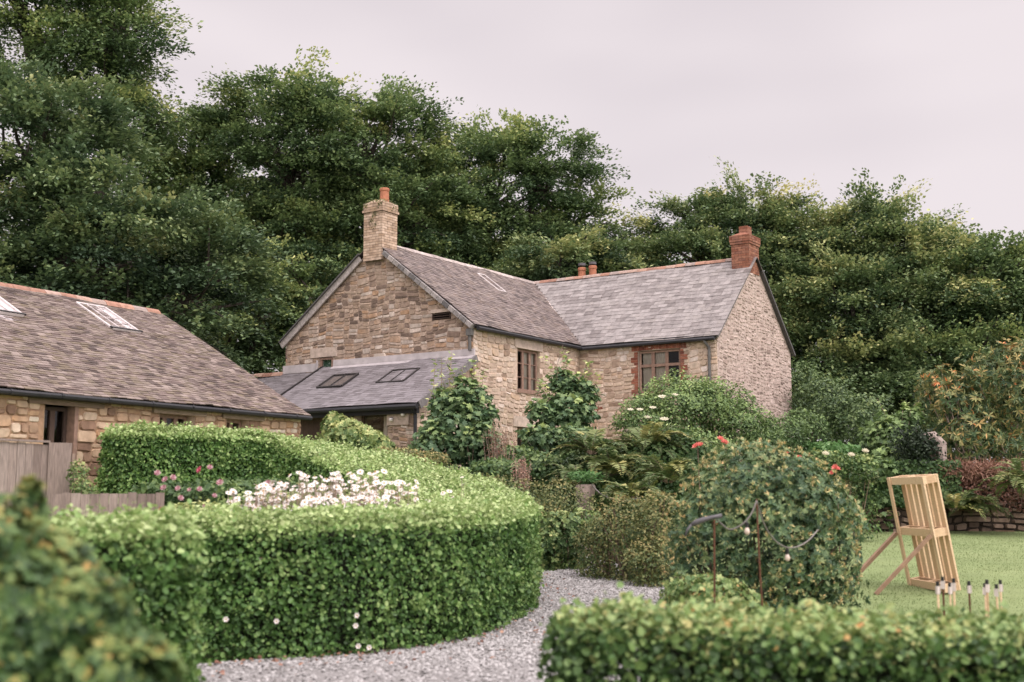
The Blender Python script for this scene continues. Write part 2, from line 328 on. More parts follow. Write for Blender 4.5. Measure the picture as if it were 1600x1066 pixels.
M['gravel'] = mat('gravel', ev((0.196, 0.185, 0.178), (0.282, 0.268, 0.259), (0.360, 0.346, 0.338)), .95, 30, .35, .9, 120, wide=(.8, .5))
pl = [(-4.2, 5), (-3.6, 9), (-3.1, 11.6), (-1.6, 12.6), (-.9, 14), (-.35, 16), (.0, 18), (-.1, 20.5), (-1, 24), (-2.2, 27)]
pr = [(.6, 5), (1.3, 9), (1.7, 11.6), (2.0, 13.4), (2.35, 15.3), (2.55, 17.3), (2.6, 19.6), (1.9, 22.4), (.8, 24.5), (-1, 28)]
def resamp(p, n):
    p = np.array(p, float); t = np.linspace(0, 1, len(p)); q = np.linspace(0, 1, n)
    return np.stack([np.interp(q, t, p[:, i]) for i in range(p.shape[1])], -1)
A_, B_ = resamp(pl, 90), resamp(pr, 90); nn_ = 24
tt = np.linspace(0, 1, nn_)[None, :, None]; G = A_[:, None] * (1 - tt) + B_[:, None] * tt
Gz = gz(G[..., 0], G[..., 1]) + .03
V = np.concatenate([G, Gz[..., None]], -1).reshape(-1, 3)
ii = (np.arange(89)[:, None] * nn_ + np.arange(nn_ - 1)[None, :]).ravel()
pth = np_mesh('gravel_path', V, np.stack([ii, ii + 1, ii + 1 + nn_, ii + nn_], -1), M['gravel'], None, var=np.full(len(ii), .5), smooth=True); pth['kind'] = 'structure'

# ------------------------------------------------------------------ scattering of small templates
T_DIAMOND = (np.array([(0, 0, 0), (.30, .45, .07), (0, 1, 0), (-.30, .45, .07)]), np.array([(0, 1, 2, 3)]))
T_BROAD = (np.array([(0, 0, 0), (.40, .30, .08), (.32, .75, .05), (0, 1, -.05), (-.32, .75, .05), (-.40, .30, .08)]), np.array([(0, 1, 2, 3), (0, 3, 4, 5)]))
T_LEAF = (np.array([(0, 0, 0), (.2, .5, .06), (0, 1, -.04), (-.2, .5, .06)]), np.array([(0, 1, 2, 3)]))
T_LONG = (np.array([(0, 0, 0), (.13, .4, .05), (0, 1, -.08), (-.13, .4, .05)]), np.array([(0, 1, 2, 3)]))
T_PALM = (np.array([(0, 0, 0), (.25, .12, 0), (.52, .18, -.05), (.34, .42, 0), (.45, .75, -.06), (.18, .66, 0), (0, 1, -.08), (-.18, .66, 0), (-.45, .75, -.06), (-.34, .42, 0), (-.52, .18, -.05), (-.25, .12, 0)]),
          [(0, 1, 2, 3), (0, 3, 4, 5), (0, 5, 6, 7), (0, 7, 8, 9), (0, 9, 10, 11)])
T_BLADE = (np.array([(-.05, 0, 0), (.05, 0, 0), (0, 1, .15)]), np.array([(0, 1, 2)]))
T_PEB = (np.array([(1, 0, 0), (0, 1, 0), (-1, 0, 0), (0, -1, 0), (0, 0, .6), (0, 0, -.6)]) * .5,
         np.array([(0, 1, 4), (1, 2, 4), (2, 3, 4), (3, 0, 4)]))
def unit(a): return a / (np.linalg.norm(a, axis=-1, keepdims=True) + 1e-9)
def scatter(name, P, Nn, size, T, mats, parent, var, D=None, kind=None):
    """instances of template T at P, leaf plane normal Nn, pointing along D (random if None)"""
    tv, tf = T; tf = np.asarray(tf); n = len(P)
    if D is None: D = rng.normal(size=(n, 3))
    Nn = unit(Nn); Dv = D - Nn * (D * Nn).sum(1, keepdims=True); Dv = unit(Dv); U = np.cross(Dv, Nn)
    size = np.broadcast_to(np.asarray(size, float), (n,))[:, None, None]
    V = P[:, None, :] + size * (tv[None, :, 0, None] * U[:, None] + tv[None, :, 1, None] * Dv[:, None] + tv[None, :, 2, None] * Nn[:, None])
    Fs = (np.arange(n)[:, None, None] * len(tv) + tf[None]).reshape(-1, tf.shape[1])
    vr = np.repeat(np.clip(var, 0, 1), len(tf))
    o = np_mesh(name, V.reshape(-1, 3), Fs, mats, parent, var=vr)
    if kind: o['kind'] = kind
    return o
rnd = rng.random; nrm = rng.normal
def sph(n): return unit(nrm(size=(n, 3)))

# lawn blades and pebbles
n = 110000
x = rng.uniform(2.6, 15, n); y = 12.5 + 17.8 * rnd(n) ** 1.3
P = np.stack([x, y, gz(x, y)], -1)
scatter('lawn_grass', P, nrm(size=(n, 3)) * [1, 1, .2], rng.uniform(.015, .038, n), (T_BLADE[0] * [3.2, 1, 1], T_BLADE[1]), M['grass_bl'], None, rnd(n) * .8 + .1, D=nrm(size=(n, 3)) * .6 + [0, 0, 1], kind='stuff')
n = 42000
i1 = rnd(n); i2 = rnd(n)
qa = np.stack([np.interp(i1, np.linspace(0, 1, 90), A_[:, k]) for k in (0, 1)], -1); qb = np.stack([np.interp(i1, np.linspace(0, 1, 90), B_[:, k]) for k in (0, 1)], -1)
q = qa * (1 - i2[:, None]) + qb * i2[:, None]
P = np.stack([q[:, 0], q[:, 1], gz(q[:, 0], q[:, 1]) + .035], -1)
M['pebble'] = mat('pebble', ev((0.157, 0.148, 0.140), (0.266, 0.256, 0.248), (0.360, 0.346, 0.338), (0.471, 0.454, 0.446)), .9, 5, .1)
scatter('gravel_stones', P, nrm(size=(n, 3)) * .3 + [0, 0, 1], rng.uniform(.02, .05, n), T_PEB, M['pebble'], None, rnd(n), kind='stuff')

# ------------------------------------------------------------------ walls of stones
def warp(s, z, k): return s + .045 * math.sin(z * 5.1 + k + 1.5 * math.sin(s * 2.3)), z + .05 * math.sin(s * 2.7 + k * 2 + 1.6 * math.sin(z * 2.1)) + .02 * math.sin(s * 7 + z * 4 + k)
def wall(name, parent, o, U, Nv, s0, s1, z0, top, holes=(), brk=(), bh=(.18, .34), sw=(.16, .5), split=.7, proud=(.01, .03), joint=.012, mats=('mortar', 'stone'), reveal=.22, seed=1, lay=.14, wk=.65, zst=None, quoin=(), lab=None):
    rd = random.Random(seed)
    o = np.array(o, float); U = np.array(U, float); Nv = np.array(Nv, float)
    P3 = lambda s, z, d=0: tuple(o + U * s + Nv * d + np.array([0, 0, z]))
    mb = MB()
    xs = sorted(set([s0, s1] + [h[0] for h in holes] + [h[1] for h in holes] + list(brk)))
    for xa, xb in zip(xs[:-1], xs[1:]):
        xm = (xa + xb) / 2; segs = [z0]
        for h in sorted([h for h in holes if h[0] < xm < h[1]], key=lambda h: h[2]): segs += [h[2], h[3]]
        segs.append(None)
        for k in range(0, len(segs), 2):
            za, zb = segs[k], segs[k + 1]
            if zb is None: mb.add([P3(xa, za), P3(xb, za), P3(xb, top(xb)), P3(xa, top(xa))], [(0, 1, 2, 3)], 0)
            else: mb.add([P3(xa, za), P3(xb, za), P3(xb, zb), P3(xa, zb)], [(0, 1, 2, 3)], 0)
    for h in holes:
        a0, a1, b0, b1 = h[:4]; r = -reveal; e = .02
        mb.add([P3(a0, b0, e), P3(a1, b0, e), P3(a1, b1, e), P3(a0, b1, e), P3(a0, b0, r), P3(a1, b0, r), P3(a1, b1, r), P3(a0, b1, r)], [(0, 1, 5, 4), (1, 2, 6, 5), (2, 3, 7, 6), (3, 0, 4, 7)], 1, .55)
    zmax = max(top(x_) for x_ in xs)
    z = z0 if zst is None else zst
    def stone(sa, sb, za, zb, var=None, pr=None):
        cx, cz = (sa + sb) / 2, (za + zb) / 2
        if cz > top(cx) - .02: return
        for h in holes:
            if h[0] - .0 < cx < h[1] and h[2] < cz < h[3]: return
        w_, h_ = sb - sa, zb - za
        if w_ < .05 or h_ < .035: return
        c = min(w_, h_) * .22
        pts = [(sa + c, za), (sb - c, za), (sb, za + c), (sb, zb - c), (sb - c, zb), (sa + c, zb), (sa, zb - c), (sa, za + c)]
        out = []
        for (ps, pz) in pts:
            ps += rd.uniform(-.1, .1) * c * 2; pz += rd.uniform(-.1, .1) * c * 2
            p0_, p1_ = warp(ps, pz, seed); ps += (p0_ - ps) * wk; pz += (p1_ - pz) * wk
            ps = min(max(ps, s0), s1)
            pz = min(pz, top(ps) - .01)
            for h in holes:
                if h[0] < ps < h[1] and h[2] < pz < h[3]:
                    if cx <= h[0]: ps = h[0]; continue
                    if cx >= h[1]: ps = h[1]; continue
                    if cz >= h[3]: pz = h[3]; continue
                    if cz <= h[2]: pz = h[2]; continue
                    dl = [(ps - h[0], 0), (h[1] - ps, 1), (pz - h[2], 2), (h[3] - pz, 3)]; k = min(dl)[1]
                    if k == 0: ps = h[0]
                    elif k == 1: ps = h[1]
                    elif k == 2: pz = h[2]
                    else: pz = h[3]
            out.append((ps, pz))
        mx_ = sum(p[0] for p in out) / 8; mz_ = sum(p[1] for p in out) / 8
        d = pr if pr else rd.uniform(*proud); v = rd.random() if var is None else var
        sh = .016 / max(.05, min(w_, h_)) ; sh = min(sh, .3)
        tl = rd.uniform(-.006, .006); t2 = rd.uniform(-.006, .006)
        vs = [P3(a, b, .001) for a, b in out] + [P3(a + (mx_ - a) * sh, b + (mz_ - b) * sh, d + tl * (1 if a > mx_ else -1) + t2 * (1 if b > mz_ else -1)) for a, b in out]
        mb.add(vs, [(i, (i + 1) % 8, 8 + (i + 1) % 8, 8 + i) for i in range(8)] + [tuple(range(8, 16))], 1, v)
    j = joint / 2
    while z < zmax:
        H = rd.uniform(*bh); s = s0 - rd.uniform(0, .1)
        while s < s1:
            Wd = rd.uniform(*sw) * (H / ((bh[0] + bh[1]) / 2)) ** .5
            e = min(s + Wd, s1)
            if s1 - e < .08: e = s1
            a = max(s, s0)
            if rd.random() < split or H > .24:
                k = max(2 if H < 2.6 * lay or rd.random() < .9 else 1, round(H / lay + rd.uniform(-.7, .6)))
                cuts = sorted([0, 1] + [((i + 1) / k + rd.uniform(-.32, .32) / k) for i in range(k - 1)])
                for c0, c1 in zip(cuts[:-1], cuts[1:]):
                    if e - a > .34 and rd.random() < .35:
                        mdd = a + (e - a) * rd.uniform(.35, .65)
                        stone(a + j, mdd - j, z + H * c0 + j, z + H * c1 - j); stone(mdd + j, e - j, z + H * c0 + j, z + H * c1 - j)
                    else: stone(a + j, e - j, z + H * c0 + j, z + H * c1 - j)
            else: stone(a + j, e - j, z + j, z + H - j)
            s = e
        z += H
    o_ = mb.build(name, [M[m_] for m_ in mats], parent)
    if lab: o_['label'] = lab
    return o_
def bricks(mb, o, U, Nv, s0, s1, z0, z1, bw=.225, bhh=.075, depth=.008, m=0, mj=1, seed=0):
    rd = random.Random(seed); o = np.array(o, float); U = np.array(U, float); Nv = np.array(Nv, float); up = np.array([0, 0, 1.])
    k = 0; z = z0
    mb.add([o + U * s0 + up * z0, o + U * s1 + up * z0, o + U * s1 + up * z1, o + U * s0 + up * z1], [(0, 1, 2, 3)], mj, .5)
    while z < z1 - .03:
        zt = min(z + bhh, z1); s = s0 - (bw / 2 if k % 2 else 0)
        while s < s1 - .02:
            a, e = max(s, s0) + .005, min(s + bw, s1) - .005
            if e - a > .03: mb.obox(o + U * a + up * (z + .005), U * (e - a), up * (zt - z - .01), Nv * (depth + rd.uniform(-.002, .003)), m, rd.random())
            s += bw
        z += bhh; k += 1

# ------------------------------------------------------------------ slates on a roof plane
def slates(name, parent, P0, U, S, Lv, ulo, uhi, expo, wd, mt, seed=0, rag=.01, thick=.013, v0=0.0, lab=None, skip=None, lift=.024):
    rd = random.Random(seed); P0 = np.array(P0, float); U = unit(np.array(U, float)); S = unit(np.array(S, float))
    Nv = np.cross(U, S); Nv = Nv if Nv[2] > 0 else -Nv
    mb = MB(); k = 0; v = v0
    sag = lambda u_, v_: .012 * math.sin(u_ * 1.3 + seed) + .01 * math.sin(u_ * 2.9 + v_ * 1.1)
    pt = lambda u_, v_, h: P0 + U * u_ + S * v_ + Nv * (h + lift + sag(u_, v_))
    while v < Lv - .02:
        vm = v + expo / 2; lo, hi = ulo(vm), uhi(vm)
        u = lo - rd.uniform(0, wd)
        while u < hi:
            ww = wd * rd.uniform(.78, 1.2); a, b = max(u, lo), min(u + ww, hi); u += ww
            if b - a < .03: continue
            va = v + rd.uniform(-rag, rag); vb = min(v + expo * 1.25, Lv)
            if skip and skip((a + b) / 2, vm): continue
            l2, h2 = ulo(vb), uhi(vb); l1, h1 = ulo(va), uhi(va)
            t = thick * rd.uniform(.7, 1.5)
            a1, b1 = max(a, l1) + .003, min(b, h1) - .003; a2, b2 = max(a, l2) + .003, min(b, h2) - .003
            if b1 <= a1 or b2 <= a2: a2 = min(max(a2, l2), h2); b2 = max(a2 + .002, b2)
            vs = [pt(a1, va, t + .002), pt(b1, va, t + .002 + rd.uniform(-.003, .003)), pt(b2, vb, .006), pt(a2, vb, .006), pt(a1, va, .0), pt(b1, va, .0), pt(b2, vb, -.002), pt(a2, vb, -.002)]
            mb.add(vs, [(0, 1, 2, 3), (4, 5, 1, 0), (5, 6, 2, 1), (7, 4, 0, 3)], 0, rd.random())
        v += expo * rd.uniform(.93, 1.07) if rag > .008 else expo; k += 1
    ob = mb.build(name, [M[mt]], parent)
    if lab: ob['label'] = lab
    return ob

def window(parent, o, U, Nv, s0, s1, z0, z1, cols=3, rows=3, inset=.12, transom=None, curtains=(), mt='timber_frame', sill=True, bar=.05, lab=None, blind=False):
    o = np.array(o, float); U = np.array(U, float); Nv = np.array(Nv, float); up = np.array([0, 0, 1.])
    mb = MB(); P3 = lambda s, z, d: o + U * s + up * z + Nv * d
    fr = .06
    def bb(sa, sb, za, zb, d0=-inset, th=.06): mb.obox(P3(sa, za, d0), U * (sb - sa), up * (zb - za), Nv * th, 0)
    bb(s0, s0 + fr, z0, z1); bb(s1 - fr, s1, z0, z1); bb(s0 + fr, s1 - fr, z1 - fr, z1); bb(s0 + fr, s1 - fr, z0, z0 + fr)
    cw = (s1 - s0) / cols
    for c in range(1, cols): bb(s0 + c * cw - bar, s0 + c * cw + bar, z0 + fr, z1 - fr, -inset + .002, .055)
    if transom: bb(s0 + fr, s1 - fr, transom - .04, transom + .04, -inset + .004, .058)
    if rows > 1:
        for r in range(1, rows):
            zz = z0 + (z1 - z0) * r / rows; bb(s0 + fr, s1 - fr, zz - .012, zz + .012, -inset + .01, .03)
    if sill: mb.obox(P3(s0 - .05, z0 - .07, -inset - .02), U * (s1 - s0 + .1), up * .068, Nv * (inset + .07), 0)
    wn = mb.build('window', [M[mt]], parent)
    if lab: wn['label'] = lab
    g_ = MB(); g_.add([P3(s0 + .02, z0 + .02, -inset + .02), P3(s1 - .02, z0 + .02, -inset + .02), P3(s1 - .02, z1 - .02, -inset + .02), P3(s0 + .02, z1 - .02, -inset + .02)], [(0, 1, 2, 3)])
    g_.build('pane', [M['glass']], wn)
    for (ca, cb, za) in curtains:
        c_ = MB(); k = 24
        pts = []
        for i in range(k + 1):
            s = ca + (cb - ca) * i / k; dd = -inset - .03 + .018 * math.sin(i * 1.9)
            pts += [P3(s, za, dd), P3(s, z1 - .03, dd)]
        c_.add(pts, [(2 * i, 2 * i + 2, 2 * i + 3, 2 * i + 1) for i in range(k)])
        c_.build('curtain', [M['blind_green' if blind else 'curtain']], wn, smooth=True)
    return wn

# ================================================================== FARMHOUSE
E1 = np.array([.56165989, .82736822, 0]); E2 = np.array([-.82736822, .56165989, 0])
HO = np.array([-1.0206, 32.0, 0.0])
HROT = math.atan2(E1[1], E1[0])
def HW(a, b, z): return HO + a * E1 + b * E2 + np.array([0, 0, z])
house = thing('farmhouse', 'old two-storey stone farmhouse with slate roofs, two wings and tall brick chimneys', 'farmhouse', (HO[0], HO[1], 0), HROT)
# local frame: x along E1 (a), y along E2 (b)
GW = 6.88; RB = 3.44; RZ = 8.75; EZ = 6.15; A1 = 5.44; WL = -4.52; A2 = 10.98; RA = 8.21
ax, ay, up = np.array([1., 0, 0]), np.array([0, 1., 0]), np.array([0, 0, 1.])
gt = lambda s: EZ + (RZ - EZ) * (1 - abs(s - RB) / RB) - .03
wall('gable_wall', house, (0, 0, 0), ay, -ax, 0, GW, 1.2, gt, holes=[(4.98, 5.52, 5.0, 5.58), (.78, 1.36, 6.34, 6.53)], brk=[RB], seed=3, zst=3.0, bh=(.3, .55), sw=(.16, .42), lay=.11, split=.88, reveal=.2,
     lab='end wall of brown and tan rubble stone under the pale brick chimney')
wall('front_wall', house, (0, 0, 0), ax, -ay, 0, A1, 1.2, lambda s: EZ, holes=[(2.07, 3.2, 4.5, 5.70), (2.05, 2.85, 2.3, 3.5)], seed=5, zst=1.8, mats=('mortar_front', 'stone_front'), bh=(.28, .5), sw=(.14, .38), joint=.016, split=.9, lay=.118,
     lab='pale honey stone wall with the tall narrow window')
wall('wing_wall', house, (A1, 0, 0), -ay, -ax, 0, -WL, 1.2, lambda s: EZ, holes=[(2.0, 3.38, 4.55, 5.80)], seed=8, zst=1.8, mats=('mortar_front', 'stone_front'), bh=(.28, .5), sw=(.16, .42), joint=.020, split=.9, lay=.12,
     lab='pale stone wall with the brick-edged window')
wg = lambda s: EZ + (RZ - EZ) * (1 - abs(s - (RA - A1)) / (RA - A1)) - .03
wall('wing_end_wall', house, (A1, WL, 0), ax, -ay, 0, A2 - A1, 1.2, wg, brk=[RA - A1], seed=11, zst=1.8, mats=('mortar_east', 'stone_east'), bh=(.2, .4), sw=(.1, .34), joint=.035, proud=(.004, .024), split=.92, lay=.10,
     lab='pinkish grey slurried stone end wall of the right wing')
mb = MB()
mb.add([(A2, WL, 1.2), (A2, GW, 1.2), (A2, GW, EZ), (A2, WL, EZ)], [(0, 1, 2, 3)]); mb.add([(0, GW, 1.2), (A2, GW, 1.2), (A2, GW, EZ), (RA, GW, RZ - .05), (A1, GW, EZ), (0, GW, EZ)], [(0, 1, 2, 3, 4, 5)])
mb.box(.6, A2 - .05, .6, GW - .1, 4.25, 4.3, a=.3); mb.box(A1 + .6, A2 - .05, WL + .1, .6, 4.25, 4.3, a=.3)
mb.build('back_wall', [M['mortar']], house)
# lintels
mb = MB(); mb.box(-.045, .03, 4.82, 5.86, 5.585, 5.86, a=.3); mb.build('lintel', [M['lintel']], house)
mb = MB(); mb.box(-.04, .03, .70, 1.42, 6.535, 6.63, a=.8); mb.build('lintel', [M['lintel']], house)
mb = MB(); mb.box(1.92, 3.34, -.045, .03, 5.705, 6.06, a=.7); mb.build('lintel', [M['lintel']], house)
mb = MB(); mb.box(1.85, 3.05, -.045, .03, 3.505, 3.80, a=.9); mb.build('lintel', [M['lintel']], house)
# windows
window(house, (0, 0, 0), ay, -ax, 5.0, 5.5, 5.0, 5.57, 1, 1, .06, curtains=[(5.02, 5.48, 5.0)], blind=True, sill=False, lab='small square window with green blind in the gable')
window(house, (0, 0, 0), ax, -ay, 2.09, 3.18, 4.52, 5.69, 3, 3, .12, curtains=[(2.5, 2.78, 4.55), (2.84, 3.1, 4.55)], lab='tall three-light casement window')
window(house, (0, 0, 0), ax, -ay, 2.07, 2.83, 2.32, 3.49, 2, 2, .12, lab='half-hidden ground floor window')
window(house, (A1, 0, 0), -ay, -ax, 2.02, 3.36, 4.57, 5.79, 3, 1, .10, transom=5.36, curtains=[(2.1, 2.38, 4.6), (2.46, 2.95, 4.6)], lab='wide three-light window with transom and curtains in red brick surround')
# vent with slats
mb = MB(); mb.box(.05, .15, .78, 1.36, 6.34, 6.53, a=0, m=1)
for k in range(3): mb.obox((-.03, .79, 6.355 + k * .065), (0, .56, 0), (.06, 0, .03), (0, 0, .012), 0, .2)
mb.box(-.03, .02, .76, .785, 6.33, 6.54); mb.box(-.03, .02, 1.355, 1.38, 6.33, 6.54)
mb.build('vent', [M['timber_dark'], M['dark']], house)
# brick surround of the wing window
mb = MB(); n_ = 22
for k in range(n_):
    s = 1.80 + k * (3.58 - 1.80) / n_; arch = .05 * math.sin(math.pi * (k + .5) / n_)
    mb.obox((A1 - .03, -s - .004, 5.80 + arch * .5), (0, -.072, 0), (0, 0, .225 + arch * .3), (.05, 0, 0), 0)
for side in (0, 1):
    for k in range(17):
        z = 5.785 - (k + 1) * .078; wd = .22 if (k // 2) % 2 else .115
        if side == 0: mb.obox((A1 - .028, -2.0, z), (0, wd, 0), (0, 0, .068), (.05, 0, 0), 0)
        else: mb.obox((A1 - .028, -3.38 - wd, z), (0, wd, 0), (0, 0, .068), (.05, 0, 0), 0)
mb.build('brick_surround', [M['brick_red']], house)
mb = MB(); bricks(mb, (A1 - .005, -.5, 4.1), -ay, -ax, 0, .3, 0, .15); mb.build('brick_patch', [M['brick_red'], M['joint_red']], house)

# roofs --------------------------------------------------------------
ml = math.hypot(RB, RZ - EZ); S1 = np.array([0, RB, RZ - EZ]) / ml           # main front slope, up along +b
wl_ = math.hypot(RA - A1, RZ - EZ); S2 = np.array([RA - A1, 0, RZ - EZ]) / wl_  # wing near slope, up along +a
mb = MB(); ov = .12
zo = EZ - ov * (RZ - EZ) / RB
zo2 = EZ - ov * (RZ - EZ) / (RA - A1)
mb.add([(-.1, -ov, zo), (A1, -ov, zo), (A1, 0, EZ), (RA, RB, RZ), (-.1, RB, RZ)], [(0, 1, 2, 3, 4)], 0)
mb.add([(-.1, RB, RZ), (RA, RB, RZ), (A1, GW, EZ), (A1, GW + ov, zo), (-.1, GW + ov, zo)], [(0, 1, 2, 3, 4)], 0)
mb.add([(-.1, -ov, zo - .05), (-.1, RB, RZ - .05), (-.1, RB, RZ), (-.1, -ov, zo)], [(0, 1, 2, 3)], 0)
mr_ = mb.build('main_roof', [M['under']], house)
slates('slates', mr_, (-.13, -ov, zo + .012), ax, S1, ml + .12, lambda v: 0, lambda v: .13 + A1 + max(0, (v - .12)) / ml * (RA - A1), .125, .2, 'slate_main', 1, rag=.014, lab='small brown-grey slates')
slates('slates', mr_, (-.13, GW + ov, zo + .012), ax, np.array([0, -RB, RZ - EZ]), ml + .12, lambda v: 0, lambda v: 5.6 + max(0, v - .12) / ml * (RA - A1), .125, .3, 'slate_main', 2)
mb = MB()
mb.add([(A1 - ov, WL - .1, zo2), (A1 - ov, 0, zo2), (A1, 0, EZ), (RA, RB, RZ), (RA, WL - .1, RZ)], [(0, 1, 2, 3, 4)], 0)
mb.add([(RA, WL - .1, RZ), (RA, GW + .1, RZ), (A2 + ov, GW + .1, zo2), (A2 + ov, WL - .1, zo2)], [(0, 1, 2, 3)], 0)
mb.add([(RA, RB, RZ), (RA, GW + .1, RZ), (A1, GW + .1, EZ), (A1, GW, EZ)], [(0, 1, 2, 3)], 0)
wr_ = mb.build('wing_roof', [M['under']], house)
slates('slates', wr_, (A1 - ov, WL - .12, zo2 + .012), ay, S2, wl_ + .15, lambda v: 0, lambda v: .12 - WL + max(0, (v - .15)) / wl_ * RB, .185, .31, 'slate_wing', 3, rag=.005, thick=.011, lab='large pale grey slates in even courses')
slates('slates', wr_, (A2 + ov, WL - .12, zo2 + .012), ay, np.array([-(RA - A1), 0, RZ - EZ]), wl_ + .15, lambda v: 0, lambda v: GW - WL + .2, .185, .5, 'slate_wing', 4, rag=.005)
# valley strip, ridge tiles
vd = np.array([RA - A1, RB, RZ - EZ]); mb = MB()
mb.beam(np.array([A1, 0, EZ]) + up * .03, np.array([RA, RB, RZ]) + up * .03, .13, .02, m=0, a=.6); mb.build('valley', [M['ridge_grey']], wr_)
def ridge(parent, p0, p1, mt, r=.11, seg=.33, w_=None):
    mb = MB(); p0 = np.array(p0, float); p1 = np.array(p1, float); L = np.linalg.norm(p1 - p0); d = (p1 - p0) / L; sd_ = np.cross(d, up)
    n = int(L / seg)
    for k in range(n):
        a = p0 + d * L * k / n; b = p0 + d * (L * (k + 1) / n - .008); dz = random.uniform(-.006, .006); hv = up * dz
        prof = [(-1.15, -.75), (-.8, -.15), (-.35, .2), (0, .3), (.35, .2), (.8, -.15), (1.15, -.75)]
        vs = [a + sd_ * r * x_ + up * r * y_ + hv for x_, y_ in prof] + [b + sd_ * r * x_ * 1.0 + up * r * y_ + hv for x_, y_ in prof]
        mb.add(vs, [(i, i + 1, i + 8, i + 7) for i in range(6)] + [tuple(range(6, -1, -1)), tuple(range(7, 14))], 0, random.random())
    return mb.build('ridge_tiles', [M[mt]], parent)
ridge(mr_, (.55, RB, RZ + .04), (RA - .05, RB, RZ + .04), 'ridge_grey')
ridge(wr_, (RA, GW, RZ + .05), (RA, WL + .55, RZ + .05), 'ridge')
# verges and barge
mb = MB()
for k in range(16):          # slate edging up the right rake of the gable
    t0, t1 = k / 16, (k + 1) / 16
    a = np.array([-.12, -.06 + (RB - .35) * t0, EZ - .05 + (RZ - EZ) * .9 * t0]); b = np.array([-.12, -.06 + (RB - .35) * t1, EZ - .05 + (RZ - EZ) * .9 * t1])
    mb.beam(a - up * .05, a + (b - a) * .94 - up * .05, .16, .12, up=(0, 0, 1), m=0, a=random.uniform(.0, .9))
mb.build('verge', [M['verge']], mr_)
mb = MB(); mb.beam((-.1, GW + .1, EZ - .13), (-.1, RB + .5, RZ - .42), .05, .2, m=0, a=.9); mb.beam((-.12, GW + .13, EZ - .03), (-.12, RB + .5, RZ - .31), .14, .035, a=0)
mb.build('bargeboard', [M['verge']], mr_)
mb = MB(); mb.beam((A2 + .1, WL - .07, EZ - .1), (RA + .4, WL - .07, RZ - .35), .12, .07, a=0); mb.beam((A1 - .1, WL - .06, EZ - .12), (RA - .4, WL - .06, RZ - .38), .06, .04, a=.6); mb.build('verge', [M['verge']], wr_)
# gutters + pipes
mb = MB(); mb.tube([(-.05, -ov - .06, zo - .05), (A1 - .12, -ov - .06, zo - .06)], .055, 8); mb.box(-.02, A1, -.11, -.02, EZ - .13, EZ - .03, a=0); mb.build('gutter', [M['gutter']], mr_)
mb = MB(); mb.tube([(A1 - ov - .06, -.1, zo2 - .06), (A1 - ov - .06, WL, zo2 - .05)], .055, 8); mb.box(A1 - .11, A1 - .02, WL, 0, EZ - .15, EZ - .03, a=0); mb.build('gutter', [M['gutter']], wr_)
mb = MB(); mb.box(-.16, -.02, -.02, .14, 5.82, 6.0, a=.8); mb.tube([(-.09, .06, 5.85), (-.09, .06, 5.42)], .045, 8, a=.8); mb.build('downpipe', [M['pipe_grey']], house)
mb = MB(); mb.tube([(A1 - .18, -4.2, 6.0), (A1 - .16, -4.22, 5.9), (A1 - .07, -4.3, 5.75), (A1 - .07, -4.3, 1.9)], .045, 8, a=.7); mb.build('downpipe', [M['pipe_grey']], house)
# rooflight + long pale lead streak on main roof
Nm = np.cross(ax, S1)
def mainp(a, b, h=0): return np.array([a, b, EZ + (RZ - EZ) * b / RB]) + Nm * h
def patch(name, parent, q, mt, h=.05, t=.012, a=.5):
    mb = MB(); n3 = np.cross(np.array(q[1]) - q[0], np.array(q[3]) - q[0]); n3 = n3 / np.linalg.norm(n3); n3 = n3 if n3[2] > 0 else -n3
    q = [np.array(p, float) for p in q]
    mb.add([p + n3 * h for p in q] + [p + n3 * (h + t) for p in q], [(4, 5, 6, 7), (0, 1, 5, 4), (1, 2, 6, 5), (2, 3, 7, 6), (3, 0, 4, 7)], 0, a)
    return mb.build(name, [M[mt]], parent)
patch('lead_apron', mr_, [mainp(4.35, 1.2), mainp(4.75, 1.2), mainp(4.68, 2.15), mainp(4.42, 2.15)], 'ridge_grey', .03)
def rooflight(parent, q, mt, glassm, bars=1, h=.05, fw=.05, name='rooflight', lab=None):
    q = [np.array(p, float) for p in q]; n3 = np.cross(q[1] - q[0], q[3] - q[0]); n3 /= np.linalg.norm(n3); n3 = n3 if n3[2] > 0 else -n3
    mb = MB(); c = [p + n3 * h for p in q]
    for i in range(4): mb.beam(c[i], c[(i + 1) % 4], fw, .05, up=n3, m=0, a=.5)
    for k in range(1, bars): t = k / bars; mb.beam(c[0] * (1 - t) + c[1] * t, c[3] * (1 - t) + c[2] * t, fw * .5, .04, up=n3, m=0, a=.3)
    o_ = mb.build(name, [M[mt]], parent)
    if lab: o_['label'] = lab
    g_ = MB(); g_.add([p + n3 * (h - .005) for p in q], [(0, 1, 2, 3)]); g_.build('pane', [M[glassm]], o_)
    return o_
rooflight(mr_, [mainp(4.28, 2.2), mainp(4.68, 2.2), mainp(4.68, 3.0), mainp(4.28, 3.0)], 'frame_pale', 'roofglass', 1, .04, .05)
